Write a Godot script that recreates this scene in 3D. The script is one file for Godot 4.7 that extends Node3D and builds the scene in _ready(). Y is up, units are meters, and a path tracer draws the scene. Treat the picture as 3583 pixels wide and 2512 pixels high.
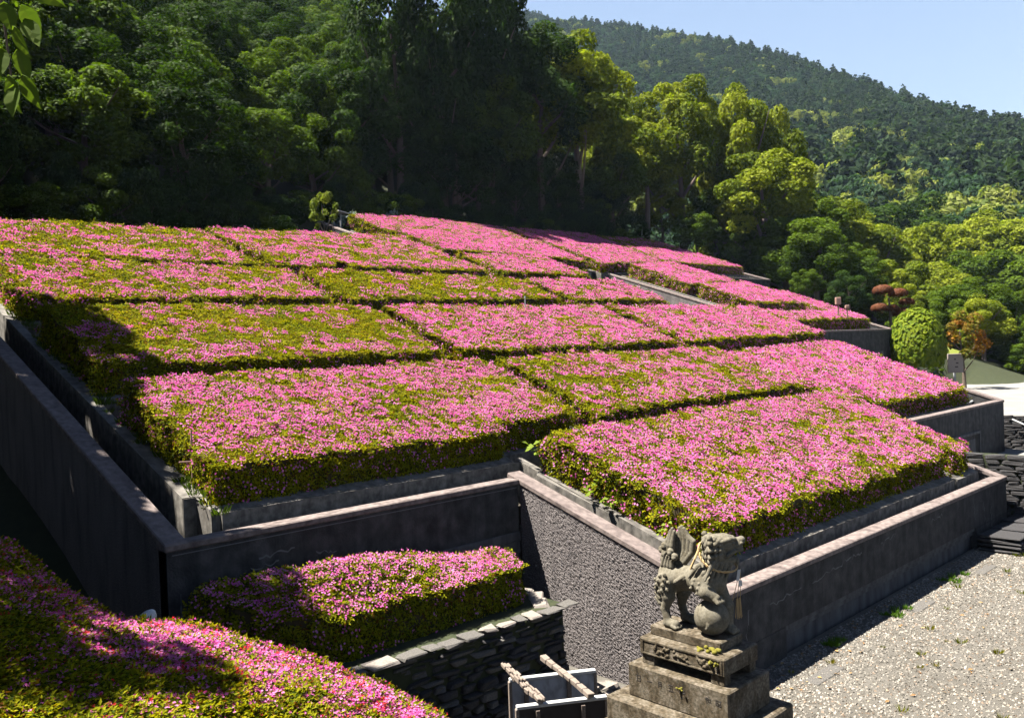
extends Node3D

# ---------------------------------------------------------------- mesh helpers
class MB:
	var v := PackedVector3Array()
	var c := PackedColorArray()
	var n := PackedVector3Array()
	var use_n := false

	func tri(a: Vector3, b: Vector3, d: Vector3, col := Color.WHITE) -> void:
		v.append(a); v.append(b); v.append(d)
		c.append(col); c.append(col); c.append(col)

	func quad(a: Vector3, b: Vector3, d: Vector3, e: Vector3, col := Color.WHITE) -> void:
		tri(a, b, d, col)
		tri(a, d, e, col)

	# chamfered box in frame xf; jit moves the corners about for rough stones
	func cbox(xf: Transform3D, s: Vector3, ch := 0.01, col := Color.WHITE, jit := 0.0, r: RandomNumberGenerator = null) -> void:
		var p := []
		for k in 8:
			var sg := Vector3(1 if k & 1 else -1, 1 if k & 2 else -1, 1 if k & 4 else -1)
			var h := s * 0.5
			if jit > 0.0:
				h -= Vector3(r.randf(), r.randf(), r.randf()) * jit
			var t := []
			t.append(xf * (sg * Vector3(h.x, h.y - ch, h.z - ch)))
			t.append(xf * (sg * Vector3(h.x - ch, h.y, h.z - ch)))
			t.append(xf * (sg * Vector3(h.x - ch, h.y - ch, h.z)))
			p.append(t)
		for ax in 3:
			var o := 1 << ax
			var u := 1 << ((ax + 1) % 3)
			var w := 1 << ((ax + 2) % 3)
			for sd in 2:
				var b := o * sd
				quad(p[b][ax], p[b | u][ax], p[b | u | w][ax], p[b | w][ax], col)
			for uu in 2:
				for ww in 2:
					var e0 := u * uu | w * ww
					var e1 := e0 | o
					var au := (ax + 1) % 3
					var aw := (ax + 2) % 3
					quad(p[e0][au], p[e1][au], p[e1][aw], p[e0][aw], col)
		for k in 8:
			tri(p[k][0], p[k][1], p[k][2], col)

	func tube(pts: PackedVector3Array, rad: PackedFloat32Array, seg := 7, col := Color.WHITE) -> void:
		var rings := []
		for i in pts.size():
			var d: Vector3
			if i == 0: d = pts[1] - pts[0]
			elif i == pts.size() - 1: d = pts[i] - pts[i - 1]
			else: d = pts[i + 1] - pts[i - 1]
			d = d.normalized()
			var a := d.cross(Vector3(0.31, 0.2, 0.93)).normalized()
			var b := d.cross(a)
			var ring := []
			for k in seg:
				var t := TAU * k / seg
				ring.append(pts[i] + (a * cos(t) + b * sin(t)) * rad[i])
			rings.append(ring)
		for i in pts.size() - 1:
			for k in seg:
				var k2 := (k + 1) % seg
				quad(rings[i][k], rings[i][k2], rings[i + 1][k2], rings[i + 1][k], col)
		for k in range(1, seg - 1):
			tri(rings[0][0], rings[0][k], rings[0][k + 1], col)
			var q: Array = rings[-1]
			tri(q[0], q[k], q[k + 1], col)

	func mesh() -> ArrayMesh:
		var a := []
		a.resize(Mesh.ARRAY_MAX)
		a[Mesh.ARRAY_VERTEX] = v
		a[Mesh.ARRAY_COLOR] = c
		if use_n:
			a[Mesh.ARRAY_NORMAL] = n
		var m := ArrayMesh.new()
		m.add_surface_from_arrays(Mesh.PRIMITIVE_TRIANGLES, a)
		return m

# smooth indexed grid mesh from rows of points
func grid_mesh(rows: Array, face := Vector3.UP) -> ArrayMesh:
	var w: int = rows[0].size()
	var h := rows.size()
	var v := PackedVector3Array()
	var n := PackedVector3Array()
	for r in rows:
		for p in r:
			v.append(p)
			n.append(Vector3.ZERO)
	var idx := PackedInt32Array()
	for j in h - 1:
		for i in w - 1:
			var a := j * w + i
			for t in [[a, a + 1, a + w], [a + 1, a + w + 1, a + w]]:
				var fn := (v[t[1]] - v[t[0]]).cross(v[t[2]] - v[t[0]])
				for q in t:
					idx.append(q)
					n[q] += fn
	for i in n.size():
		n[i] = n[i].normalized() if n[i].length() > 0.0 else Vector3.UP
	var sum := 0.0
	for q in n: sum += q.dot(face)
	if sum < 0.0:
		for i in n.size(): n[i] = -n[i]
	else:
		idx.reverse()
	var ar := []
	ar.resize(Mesh.ARRAY_MAX)
	ar[Mesh.ARRAY_VERTEX] = v
	ar[Mesh.ARRAY_NORMAL] = n
	ar[Mesh.ARRAY_INDEX] = idx
	var m := ArrayMesh.new()
	m.add_surface_from_arrays(Mesh.PRIMITIVE_TRIANGLES, ar)
	return m

var rng := RandomNumberGenerator.new()
var M := {}

func part(called: String, m: Mesh, mt: Material, parent: Node, kind := "") -> MeshInstance3D:
	var o := MeshInstance3D.new()
	o.name = called
	o.mesh = m
	o.material_override = mt
	parent.add_child(o, true)
	if kind: o.set_meta("kind", kind)
	return o

func tag(o: Node, label: String, category: String, group := "") -> Node:
	o.set_meta("label", label)
	o.set_meta("category", category)
	if group: o.set_meta("group", group)
	return o

func thing(called: String, label: String, category: String, at := Vector3.ZERO, turn := 0.0, group := "") -> Node3D:
	var o := Node3D.new()
	o.name = called
	add_child(o, true)
	o.position = at
	o.rotation.y = turn
	tag(o, label, category, group)
	return o

func struct(called: String, m: Mesh, mt: Material) -> MeshInstance3D:
	return part(called, m, mt, self, "structure")

func many(called: String, m: Mesh, mt: Material, xf: Array, cols: Array, parent: Node) -> void:
	if xf.size() < 9: return
	var mm := MultiMesh.new()
	mm.transform_format = MultiMesh.TRANSFORM_3D
	mm.use_colors = true
	mm.mesh = m
	mm.instance_count = xf.size()
	for i in xf.size():
		mm.set_instance_transform(i, xf[i])
		mm.set_instance_color(i, cols[i])
	var o := MultiMeshInstance3D.new()
	o.name = called
	o.multimesh = mm
	o.material_override = mt
	parent.add_child(o, true)
	o.set_meta("kind", "stuff")

# ---------------------------------------------------------------- materials
func ntex(freq: float, cols: Array, sd: int, octaves := 4, kind := FastNoiseLite.TYPE_SIMPLEX_SMOOTH, size := 512, offs := []) -> NoiseTexture2D:
	var f := FastNoiseLite.new()
	f.noise_type = kind
	f.frequency = freq
	f.seed = sd
	f.fractal_octaves = octaves
	f.fractal_gain = 0.6
	var g := Gradient.new()
	var o := PackedFloat32Array()
	var cc := PackedColorArray()
	for i in cols.size():
		o.append(offs[i] if offs.size() else float(i) / (cols.size() - 1))
		cc.append(Color(cols[i][0], cols[i][1], cols[i][2]).linear_to_srgb())
	g.offsets = o
	g.colors = cc
	var t := NoiseTexture2D.new()
	t.width = size
	t.height = size
	t.seamless = true
	t.noise = f
	t.color_ramp = g
	return t

func tmat(t: Texture2D, scale: Vector3, rough := 0.9, bump: Texture2D = null, bs := 1.0, det: Texture2D = null, dscale := Vector3.ONE) -> StandardMaterial3D:
	var m := StandardMaterial3D.new()
	m.albedo_texture = t
	m.albedo_color = Color(0.54, 0.54, 0.54).linear_to_srgb()
	m.uv1_triplanar = true
	m.uv1_world_triplanar = true
	m.uv1_scale = scale
	m.roughness = rough
	m.metallic_specular = 0.3
	if bump:
		m.heightmap_enabled = true
		m.heightmap_texture = bump
		m.heightmap_scale = bs
	if det:
		m.detail_enabled = true
		m.detail_albedo = det
		m.detail_blend_mode = BaseMaterial3D.BLEND_MODE_MUL
		m.detail_uv_layer = BaseMaterial3D.DETAIL_UV_2
		m.uv2_triplanar = true
		m.uv2_world_triplanar = true
		m.uv2_scale = dscale
	return m

func flat(r: float, g: float, b: float, rough := 0.8, vc := false) -> StandardMaterial3D:
	var m := StandardMaterial3D.new()
	m.albedo_color = Color(r * 0.54, g * 0.54, b * 0.54).linear_to_srgb()
	m.roughness = rough
	m.metallic_specular = 0.35
	m.vertex_color_use_as_albedo = vc
	return m

func leafmat(r: float, g: float, b: float, rough := 0.55, bl := 0.3) -> StandardMaterial3D:
	var m := flat(r, g, b, rough, true)
	m.metallic_specular = 0.15
	m.backlight_enabled = true
	m.backlight = Color(0.9 * bl, bl, 0.3 * bl).linear_to_srgb()
	return m

func make_materials() -> void:
	var grain := ntex(0.09, [[0.7, 0.7, 0.7], [1, 1, 1]], 3, 4)
	var streak := ntex(0.012, [[0.36, 0.36, 0.38], [0.75, 0.74, 0.75], [1, 1, 1]], 5, 5)
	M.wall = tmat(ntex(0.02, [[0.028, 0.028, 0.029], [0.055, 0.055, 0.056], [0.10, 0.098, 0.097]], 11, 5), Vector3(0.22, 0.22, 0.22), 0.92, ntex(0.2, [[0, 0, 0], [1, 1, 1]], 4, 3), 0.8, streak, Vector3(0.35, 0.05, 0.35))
	M.panel = tmat(ntex(0.02, [[0.08, 0.083, 0.09], [0.14, 0.143, 0.15]], 12, 5), Vector3(0.3, 0.12, 0.3), 0.9, grain, 0.4, streak, Vector3(0.4, 0.08, 0.4))
	M.cap = tmat(ntex(0.03, [[0.08, 0.065, 0.062], [0.17, 0.138, 0.13], [0.26, 0.215, 0.20]], 13, 5), Vector3(0.35, 0.35, 0.35), 0.9, grain, 0.5, ntex(0.015, [[0.45, 0.43, 0.43], [0.95, 0.95, 0.95], [1, 1, 1]], 14, 5), Vector3(0.25, 0.25, 0.25))
	M.curb = tmat(ntex(0.025, [[0.07, 0.066, 0.058], [0.18, 0.17, 0.15], [0.29, 0.27, 0.245]], 15, 5), Vector3(0.3, 0.3, 0.3), 0.92, grain, 0.5, streak, Vector3(0.6, 0.1, 0.6))
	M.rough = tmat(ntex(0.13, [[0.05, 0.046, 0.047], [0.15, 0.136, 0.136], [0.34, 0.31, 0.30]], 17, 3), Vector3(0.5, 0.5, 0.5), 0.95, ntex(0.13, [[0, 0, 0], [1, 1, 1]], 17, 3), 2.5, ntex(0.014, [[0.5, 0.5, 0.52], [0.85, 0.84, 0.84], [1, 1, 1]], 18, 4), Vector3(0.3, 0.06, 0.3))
	M.slab = tmat(ntex(0.03, [[0.03, 0.028, 0.022], [0.07, 0.06, 0.045]], 19, 4), Vector3(0.3, 0.3, 0.3))
	M.gravel = tmat(ntex(0.2, [[0.05, 0.048, 0.042], [0.15, 0.14, 0.124], [0.24, 0.223, 0.20]], 21, 3), Vector3(0.9, 0.9, 0.9), 0.95, ntex(0.2, [[0, 0, 0], [1, 1, 1]], 21, 3), 2.0, ntex(0.012, [[0.7, 0.69, 0.66], [1, 1, 1]], 22, 4), Vector3(0.1, 0.1, 0.1))
	M.court = tmat(ntex(0.15, [[0.17, 0.165, 0.16], [0.26, 0.255, 0.25]], 23, 3), Vector3(0.6, 0.6, 0.6), 0.95, null, 1.0, ntex(0.012, [[0.75, 0.75, 0.72], [1, 1, 1]], 24, 4), Vector3(0.06, 0.06, 0.06))
	M.pebble = flat(1, 1, 1, 0.9, true)
	M.soil = tmat(ntex(0.04, [[0.015, 0.022, 0.008], [0.04, 0.045, 0.018]], 25, 5), Vector3(0.15, 0.15, 0.15))
	M.lawn = tmat(ntex(0.08, [[0.10, 0.13, 0.015], [0.17, 0.19, 0.025]], 26, 4), Vector3(0.5, 0.5, 0.5))
	M.stone = tmat(ntex(0.05, [[0.06, 0.056, 0.042], [0.15, 0.136, 0.108], [0.225, 0.205, 0.17]], 27, 5), Vector3(1.1, 1.1, 1.1), 0.85, ntex(0.2, [[0, 0, 0], [1, 1, 1]], 28, 3), 0.5, ntex(0.02, [[0.4, 0.36, 0.26], [0.9, 0.9, 0.85], [1, 1, 1]], 29, 5), Vector3(0.7, 0.45, 0.7))
	M.ped = tmat(ntex(0.04, [[0.036, 0.031, 0.02], [0.115, 0.097, 0.07], [0.22, 0.185, 0.16]], 30, 5), Vector3(0.9, 0.9, 0.9), 0.85, ntex(0.2, [[0, 0, 0], [1, 1, 1]], 31, 3), 0.5, ntex(0.016, [[0.10, 0.08, 0.05], [0.55, 0.5, 0.4], [1, 1, 1], [1, 1, 1]], 32, 5), Vector3(0.6, 0.35, 0.6))
	M.dry = tmat(ntex(0.06, [[0.012, 0.012, 0.014], [0.032, 0.031, 0.033], [0.085, 0.08, 0.08]], 33, 5), Vector3(0.8, 0.8, 0.8), 0.9, grain, 0.8)
	M.dry_pale = tmat(ntex(0.07, [[0.03, 0.03, 0.03], [0.09, 0.085, 0.078], [0.16, 0.15, 0.145]], 34, 5), Vector3(0.9, 0.9, 0.9), 0.9)
	M.flag = tmat(ntex(0.05, [[0.13, 0.115, 0.10], [0.27, 0.24, 0.22]], 35, 5), Vector3(0.8, 0.8, 0.8), 0.9, grain, 0.6)
	M.core = tmat(ntex(0.16, [[0.025, 0.018, 0.010], [0.055, 0.042, 0.020], [0.09, 0.07, 0.032]], 37, 3), Vector3(1.2, 1.2, 1.2), 0.9)  # twig brown, kept dark so the hedge sides look shaded
	M.lit_carpet = tmat(ntex(0.18, [[0.12, 0.115, 0.004], [0.32, 0.30, 0.010], [0.44, 0.40, 0.016]], 38, 3), Vector3(1.5, 1.5, 1.5), 0.9)  # leaf colour brightened to stand for the sunlit hedge top
	M.azalea = leafmat(1, 1, 1, 0.7, 1.0)
	M.azalea.backlight = Color(1.0, 0.92, 0.3).linear_to_srgb()
	M.blossom = leafmat(1, 1, 1, 0.7, 0.2)
	M.blossom.backlight = Color(0.95, 0.36, 0.72).linear_to_srgb()
	M.leaf = leafmat(1, 1, 1, 0.7, 0.85)
	M.leaf_bright = leafmat(0.8, 0.85, 0.8, 0.7, 0.6)
	M.leaf_red = leafmat(1, 1, 1, 0.7, 0.1)
	M.bark = tmat(ntex(0.05, [[0.04, 0.03, 0.022], [0.12, 0.09, 0.07], [0.2, 0.16, 0.13]], 39, 4), Vector3(1.2, 0.3, 1.2), 0.95)
	M.bark_pale = tmat(ntex(0.05, [[0.12, 0.09, 0.075], [0.25, 0.20, 0.18]], 40, 4), Vector3(1.2, 0.3, 1.2), 0.95)
	M.timber = tmat(ntex(0.05, [[0.07, 0.045, 0.03], [0.20, 0.165, 0.14], [0.30, 0.26, 0.235]], 41, 5), Vector3(3.0, 1.0, 3.0), 0.9, grain, 0.5)
	M.board = tmat(ntex(0.03, [[0.30, 0.32, 0.36], [0.44, 0.46, 0.50]], 42, 5), Vector3(0.5, 0.3, 0.5), 0.6, null, 1.0, ntex(0.02, [[0.3, 0.28, 0.26], [1, 1, 1], [1, 1, 1]], 43, 5), Vector3(0.5, 0.2, 0.5))
	M.board_shaded = tmat(ntex(0.03, [[0.02, 0.018, 0.018], [0.05, 0.045, 0.045]], 44, 5), Vector3(0.5, 0.3, 0.5), 0.7)  # shade on the front board is put into this colour
	M.white = flat(0.45, 0.46, 0.46, 0.5)
	M.metal = flat(0.35, 0.36, 0.38, 0.4)
	M.rope = tmat(ntex(0.1, [[0.30, 0.20, 0.09], [0.52, 0.38, 0.2]], 45, 3), Vector3(6, 6, 6), 0.9)
	M.ink = flat(0.03, 0.025, 0.02, 0.9)
	M.chalk = flat(0.12, 0.12, 0.125, 0.95)
	M.moss = tmat(ntex(0.1, [[0.07, 0.07, 0.01], [0.2, 0.17, 0.02]], 46, 3), Vector3(3, 3, 3), 0.95)
	M.plaster = flat(0.26, 0.22, 0.20, 0.8)
	M.roof = flat(0.12, 0.13, 0.15, 0.7)
	M.glass = flat(0.04, 0.05, 0.06, 0.1)
	M.pinkbox = flat(0.26, 0.16, 0.13, 0.7)

# ---------------------------------------------------------------- terrain
const SLOPE := 0.3264
func cap_y(z: float) -> float:
	return 1.614 + SLOPE * (-7.866 - z)

func low_y(x: float, z: float) -> float:
	return 2.0 + clampf((-z - 18.0) * 0.4, 0.0, 13.0) * (1.0 - smoothstep(68.0, 96.0, x))

func ground_y(x: float, z: float) -> float:
	var bz := lerpf(-38.5, -49.0, smoothstep(19.0, 29.0, x))
	var y: float
	var d := bz - z
	var inside := cap_y(maxf(z, bz)) - 2.6
	if x < 4.0:
		inside = clampf((-z - 10.0) * 0.2, 0.0, 6.0)
	var front := cap_y(bz) - 0.9 if x >= 4.0 else 6.0
	if d > 0.0:
		y = maxf(front - 1.7 * clampf(1.0 - d / 1.5, 0.0, 1.0), 0.0) + d * 0.62
		y = 70.0 - 26.0 * exp(-(y - 44.0) / 26.0) if y > 44.0 else y
	else:
		y = inside
	var f := smoothstep(0.0, 28.0, x + 1.02 * z - 2.0) if d > 0.0 else smoothstep(66.0, 67.5, x)
	var lo := low_y(x, z)
	if x > 41.3 and x < 67.0 and z > -22.4: return minf(y, 1.8)
	return lerpf(y, lo, f)

# ---------------------------------------------------------------- plants
var clumps := []
var petals := []
var petals_few := []
var nz := FastNoiseLite.new()
var nz2 := FastNoiseLite.new()

func leaf_blade(mb: MB, at: Vector3, dir: Vector3, nrm: Vector3, l: float, w: float, col: Color) -> void:
	var sd := dir.cross(nrm).normalized() * w * 0.5
	var up := sd.cross(dir).normalized() * w * 0.22
	var mid := at + dir * l * 0.45
	mb.tri(at, mid + sd - up * -1.0, at + dir * l, col)
	mb.tri(at, at + dir * l, mid - sd + up, col)

func make_clumps() -> void:
	rng.seed = 77
	for q in 3:
		var mb := MB.new()
		for i in 58:
			var a := rng.randf() * TAU
			var r := sqrt(rng.randf()) * 0.15
			var p := Vector3(cos(a) * r, rng.randf_range(-0.02, 0.010), sin(a) * r)
			var d := Vector3(rng.randfn(), rng.randf_range(-0.2, 0.5), rng.randfn()).normalized()
			var g := rng.randf()
			var col := Color(0.26, 0.25, 0.007).lerp(Color(0.46, 0.42, 0.014), g)
			if rng.randf() < 0.14: col = Color(0.2, 0.08, 0.012)
			if rng.randf() < 0.2: col = Color(0.06, 0.08, 0.005)
			leaf_blade(mb, p, d, (Vector3(0, 1.4, -0.3) + Vector3(rng.randfn(), rng.randfn(), rng.randfn()) * 0.6).normalized(), rng.randf_range(0.045, 0.08), rng.randf_range(0.024, 0.038), col)
		clumps.append(mb.mesh())
	for q in 6:
		var mb := MB.new()
		var cnt := 14 if q < 3 else 4
		for i in cnt:
			var a := rng.randf() * TAU
			var r := sqrt(rng.randf()) * (0.14 if q < 3 else 0.08)
			var p := Vector3(cos(a) * r, rng.randf_range(-0.005, 0.018), sin(a) * r)
			var ax := Vector3(rng.randfn() * 0.3, 1.0, rng.randfn() * 0.3).normalized()
			var e1 := ax.cross(Vector3(rng.randfn(), rng.randfn(), rng.randfn())).normalized()
			var e2 := ax.cross(e1)
			var rr := rng.randf_range(0.015, 0.0235)
			var tint := rng.randf_range(0.72, 1.1)
			for k in 5:
				var t := TAU * k / 5.0
				var d := e1 * cos(t) + e2 * sin(t)
				var s := e1 * cos(t + PI / 2) + e2 * sin(t + PI / 2)
				var m1 := p + d * rr * 0.62 + ax * 0.008 + s * rr * 0.42
				var m2 := p + d * rr * 0.62 + ax * 0.008 - s * rr * 0.42
				var col := Color(tint, tint * rng.randf_range(0.8, 1.15), tint)
				mb.tri(p, m1, p + d * rr + ax * 0.006, col)
				mb.tri(p, p + d * rr + ax * 0.006, m2, col)
			mb.tri(p + ax * 0.004, p + ax * 0.03 + e1 * 0.004, p + ax * 0.03 - e1 * 0.004, Color(1.0, 0.4, 0.8))
		if q < 3: petals.append(mb.mesh())
		else: petals_few.append(mb.mesh())

func frame(at: Vector3, nrm: Vector3, s: float) -> Transform3D:
	var t := nrm.cross(Vector3(rng.randfn(), rng.randfn(), rng.randfn())).normalized()
	return Transform3D(Basis(t * s, nrm * s, t.cross(nrm) * s), at)

# leaves and blossoms over sample points: each is [position, normal, chance of blossom, side?]
func plant(parent: Node, pts: Array, s: float, red := 0.0) -> void:
	var lx := [[], [], []]
	var lc := [[], [], []]
	var fx := [[], [], []]
	var fc := [[], [], []]
	var sx := [[], [], []]
	var sc := [[], [], []]
	for p in pts:
		var k := rng.randi() % 3
		var nr: Vector3 = (p[1] + Vector3(rng.randfn(), rng.randfn(), rng.randfn()) * 0.2).normalized()
		lx[k].append(frame(p[0], nr, s * rng.randf_range(0.85, 1.2)))
		var g := 0.5 + 0.5 * nz2.get_noise_2d(p[0].x * 9.0, p[0].z * 9.0 + p[0].y * 5.0)
		lc[k].append(Color(1, 1, 1).lerp(Color(0.62, 0.78, 0.8), clampf(g * 1.2 + rng.randf_range(-0.35, 0.35), 0, 1)))
		if rng.randf() < p[2]:
			var t := rng.randf()
			var col := Color(0.86, 0.19, 0.56).lerp(Color(1.0, 0.46, 0.80), t)
			if rng.randf() < red: col = Color(0.75, 0.07, 0.06)
			if p[3]:
				sx[k].append(frame(p[0] + p[1] * 0.03 * s, nr, s * rng.randf_range(0.9, 1.25)))
				sc[k].append(col)
			else:
				fx[k].append(frame(p[0] + p[1] * 0.034 * s, nr, s * rng.randf_range(0.85, 1.15)))
				fc[k].append(col)
	for k in 3:
		many("foliage", clumps[k], M.azalea, lx[k], lc[k], parent)
		many("blossom", petals[k], M.blossom, fx[k], fc[k], parent)
		many("blossom", petals_few[k], M.blossom, sx[k], sc[k], parent)

func edge_dist(p: Vector2, poly: PackedVector2Array) -> Array:
	var best := 1e9
	var out := Vector2.ZERO
	for i in poly.size():
		var a := poly[i]
		var b := poly[(i + 1) % poly.size()]
		var q := Geometry2D.get_closest_point_to_segment(p, a, b)
		var d := p.distance_to(q)
		if d < best:
			best = d
			out = (q - p) / maxf(d, 1e-4)
	return [best, out]

var drop := 0.0
func hedge_top(mode: int, p: Vector2, zf: float, zb: float) -> float:
	if mode == 0:
		return cap_y(p.y) + drop + lerpf(0.66, 0.95, clampf((zf - p.y) / (zf - zb), -0.1, 1.1))
	var back := lerpf(2.52, 2.0, smoothstep(7.0, 11.2, p.x))
	return lerpf(1.92, back, smoothstep(-11.2, -12.2, p.y))

# an azalea hedge clipped flat on top over a footprint
func hedge(label: String, group: String, poly: PackedVector2Array, zf: float, zb: float, bloom: float, mode := 0, side := 0.12) -> Node3D:
	var mid := Vector2.ZERO
	if poly[0].length() > 44.0:
		var tight := Geometry2D.offset_polygon(poly, -0.16)
		poly = tight[0]
	for q in poly: mid += q / poly.size()
	var base_y := cap_y(mid.y) if mode == 0 else 1.2
	var o := thing("azalea_bed", label, "azalea bed", Vector3.ZERO, 0.0, group)
	var dist := mid.length()
	var s := clampf(dist / 24.0, 0.9, 1.5)
	if mode == 1: s = 0.9
	var sp := 0.125 * s
	var dn := (SLOPE + 0.078) if mode == 0 else 0.3
	var ntop := Vector3(0, 1, dn).normalized()
	rng.seed = hash(label)
	var lo := poly[0]
	var hi := poly[0]
	for q in poly:
		lo = lo.min(q)
		hi = hi.max(q)
	var pts := []
	var r := 0.12
	var x := lo.x
	while x < hi.x:
		var z := lo.y
		while z < hi.y:
			var p := Vector2(x + rng.randf_range(-0.5, 0.5) * sp, z + rng.randf_range(-0.5, 0.5) * sp)
			z += sp
			if not Geometry2D.is_point_in_polygon(p, poly): continue
			var e := edge_dist(p, poly)
			e[0] += nz2.get_noise_2d(p.x * 16.0, p.y * 16.0) * 0.13
			if e[0] < 0.08 * s: continue
			var y := hedge_top(mode, p, zf, zb) + nz.get_noise_2d(p.x * 22.0, p.y * 22.0) * 0.04 + nz2.get_noise_2d(p.x * 6.0, p.y * 6.0) * 0.07 + (rng.randf_range(0.03, 0.10) if rng.randf() < 0.012 else 0.0)
			var nr := ntop
			if e[0] < r:
				var u: float = (r - e[0]) / r
				y -= r * (1.0 - sqrt(1.0 - u * u * 0.98))
				nr = (ntop + Vector3(e[1].x, 0, e[1].y) * u * 1.1).normalized()
			var f := nz.get_noise_2d(p.x * 12.0 + bloom * 900.0, p.y * 24.0) * 0.7 + nz2.get_noise_2d(p.x * 40.0, p.y * 55.0) * 0.55
			var ch := clampf((bloom - 0.5) * 1.5 + 0.42 + f * 1.8, 0.02, 0.95)
			if e[0] < 0.5 and e[1].y > 0.5: ch = lerpf(ch, 0.75, 0.35)
			pts.append([Vector3(p.x, y - 0.02, p.y), nr, ch, false])
		x += sp
	for i in poly.size():
		var a := poly[i]
		var b := poly[(i + 1) % poly.size()]
		var out := Vector2((b - a).y, -(b - a).x).normalized()
		if Geometry2D.is_point_in_polygon((a + b) * 0.5 + out * 0.05, poly): out = -out
		if out.y < -0.3 or out.x > 0.6: continue
		var l := 0.0
		while l < a.distance_to(b):
			var p := a.lerp(b, l / a.distance_to(b))
			l += sp * 1.1
			var top := hedge_top(mode, p, zf, zb) - 0.07
			var bot := (cap_y(p.y) + drop + 0.02) if mode == 0 else base_y
			var y := bot
			while y < top:
				var f := nz.get_noise_2d(p.x * 16.0 + y * 30.0, p.y * 16.0 + y * 12.0)
				var pp := Vector3(p.x, y, p.y) + Vector3(out.x, 0, out.y) * (-0.12 + f * 0.06 + rng.randf_range(-0.05, 0.03))
				pts.append([pp + Vector3(rng.randf_range(-0.5, 0.5), rng.randf_range(-0.5, 0.5), 0) * sp, Vector3(out.x, 0.25, out.y).normalized(), clampf(side * 1.3 + f * 0.6 * (0.5 + side), 0.0, 0.9) * 1.3, true])
				y += sp * 1.1
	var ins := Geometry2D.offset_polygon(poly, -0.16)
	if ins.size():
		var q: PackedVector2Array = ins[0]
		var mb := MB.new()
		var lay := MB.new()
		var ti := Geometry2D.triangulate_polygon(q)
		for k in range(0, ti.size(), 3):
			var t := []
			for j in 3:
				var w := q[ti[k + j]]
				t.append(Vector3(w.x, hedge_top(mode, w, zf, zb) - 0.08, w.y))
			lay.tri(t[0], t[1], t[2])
		part("lit_leaf_layer", lay.mesh(), M.lit_carpet, o)
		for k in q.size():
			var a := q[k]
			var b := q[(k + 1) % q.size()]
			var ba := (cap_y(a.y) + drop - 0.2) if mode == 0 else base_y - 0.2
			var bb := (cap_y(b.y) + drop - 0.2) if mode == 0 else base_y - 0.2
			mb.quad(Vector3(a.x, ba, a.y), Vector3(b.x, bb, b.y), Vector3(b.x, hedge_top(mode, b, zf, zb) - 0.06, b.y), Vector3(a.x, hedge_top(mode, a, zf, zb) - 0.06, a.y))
		part("shaded_inner_branches", mb.mesh(), M.core, o)
	plant(o, pts, s)
	if mode == 0:
		var ou := Geometry2D.offset_polygon(poly, 0.10)
		var q: PackedVector2Array = ou[0]
		var mb := MB.new()
		var ti := Geometry2D.triangulate_polygon(q)
		for k in range(0, ti.size(), 3):
			var t := []
			for j in 3:
				var w := q[ti[k + j]]
				t.append(Vector3(w.x, cap_y(w.y) + drop - 0.03, w.y))
			mb.tri(t[0], t[1], t[2])
		for k in q.size():
			var a := q[k]
			var b := q[(k + 1) % q.size()]
			mb.quad(Vector3(a.x, cap_y(a.y) - 1.6, a.y), Vector3(b.x, cap_y(b.y) - 1.6, b.y), Vector3(b.x, cap_y(b.y) + drop - 0.03, b.y), Vector3(a.x, cap_y(a.y) + drop - 0.03, a.y))
		part("planter_wall", mb.mesh(), M.curb, o)
	return o

# ---------------------------------------------------------------- trees
func crown(sd: int, lobes: int, R: float, H: float, per: int, leaf: float, ca: Color, cb: Color, mixing: float, cone := false) -> ArrayMesh:
	rng.seed = sd
	var L := []
	for i in lobes:
		var t := (i + 0.5) / lobes
		var d: Vector3
		var rad: float
		if cone:
			var y := t * H * 0.95
			var w := R * (1.0 - t) * 0.85 + 0.25 * R * (1.0 - t * 0.7)
			var a := i * 2.4 + rng.randf() * 0.6
			d = Vector3(cos(a) * w * 0.55, y, sin(a) * w * 0.55)
			rad = w * 0.62 + 0.05 * R
		else:
			var a := i * 2.39996 + rng.randf_range(-0.4, 0.4)
			var yy := 1.0 - 2.0 * t * 0.86
			var w := sqrt(1.0 - yy * yy)
			var q := rng.randf_range(0.72, 1.18)
			d = Vector3(cos(a) * w * R * 0.72 * q, H * 0.5 + yy * H * 0.40 * q, sin(a) * w * R * 0.72 * q)
			rad = R * rng.randf_range(0.17, 0.31)
		L.append([d, rad, rng.randf()])
	var mb := MB.new()
	for b in L:
		var cnt := int(per * b[1] * b[1] / (R * R * 0.11))
		for i in cnt:
			var d := Vector3(rng.randfn(), rng.randfn() + 0.4, rng.randfn()).normalized()
			var p: Vector3 = b[0] + d * Vector3(1, 0.85, 1) * b[1] * rng.randf_range(0.72, 1.08)
			var skip := false
			for e in L:
				if e != b and p.distance_squared_to(e[0]) < e[1] * e[1] * 0.5:
					skip = true
					break
			if skip: continue
			var nr := (d * 0.9 + Vector3(rng.randfn(), rng.randfn() + 0.4, rng.randfn()) * 0.55).normalized()
			var e1 := nr.cross(Vector3(rng.randfn(), rng.randfn(), rng.randfn())).normalized()
			var e2 := nr.cross(e1)
			var l := leaf * rng.randf_range(0.6, 1.3)
			# old and new leaves are mixed at random; each spray has more of one or the other
			var g := clampf(b[2] * 0.7 + rng.randf() * 0.4 - 0.05 + (mixing - 0.5), 0.0, 1.0)
			var col := ca.lerp(cb, g) * rng.randf_range(0.75, 1.2)
			mb.tri(p - e1 * l * 0.6, p + e2 * l * 0.34 - nr * l * 0.1, p + e1 * l * 0.6, col)
			mb.tri(p - e1 * l * 0.6, p + e1 * l * 0.6, p - e2 * l * 0.34 - nr * l * 0.1, col)
	return mb.mesh()

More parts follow.
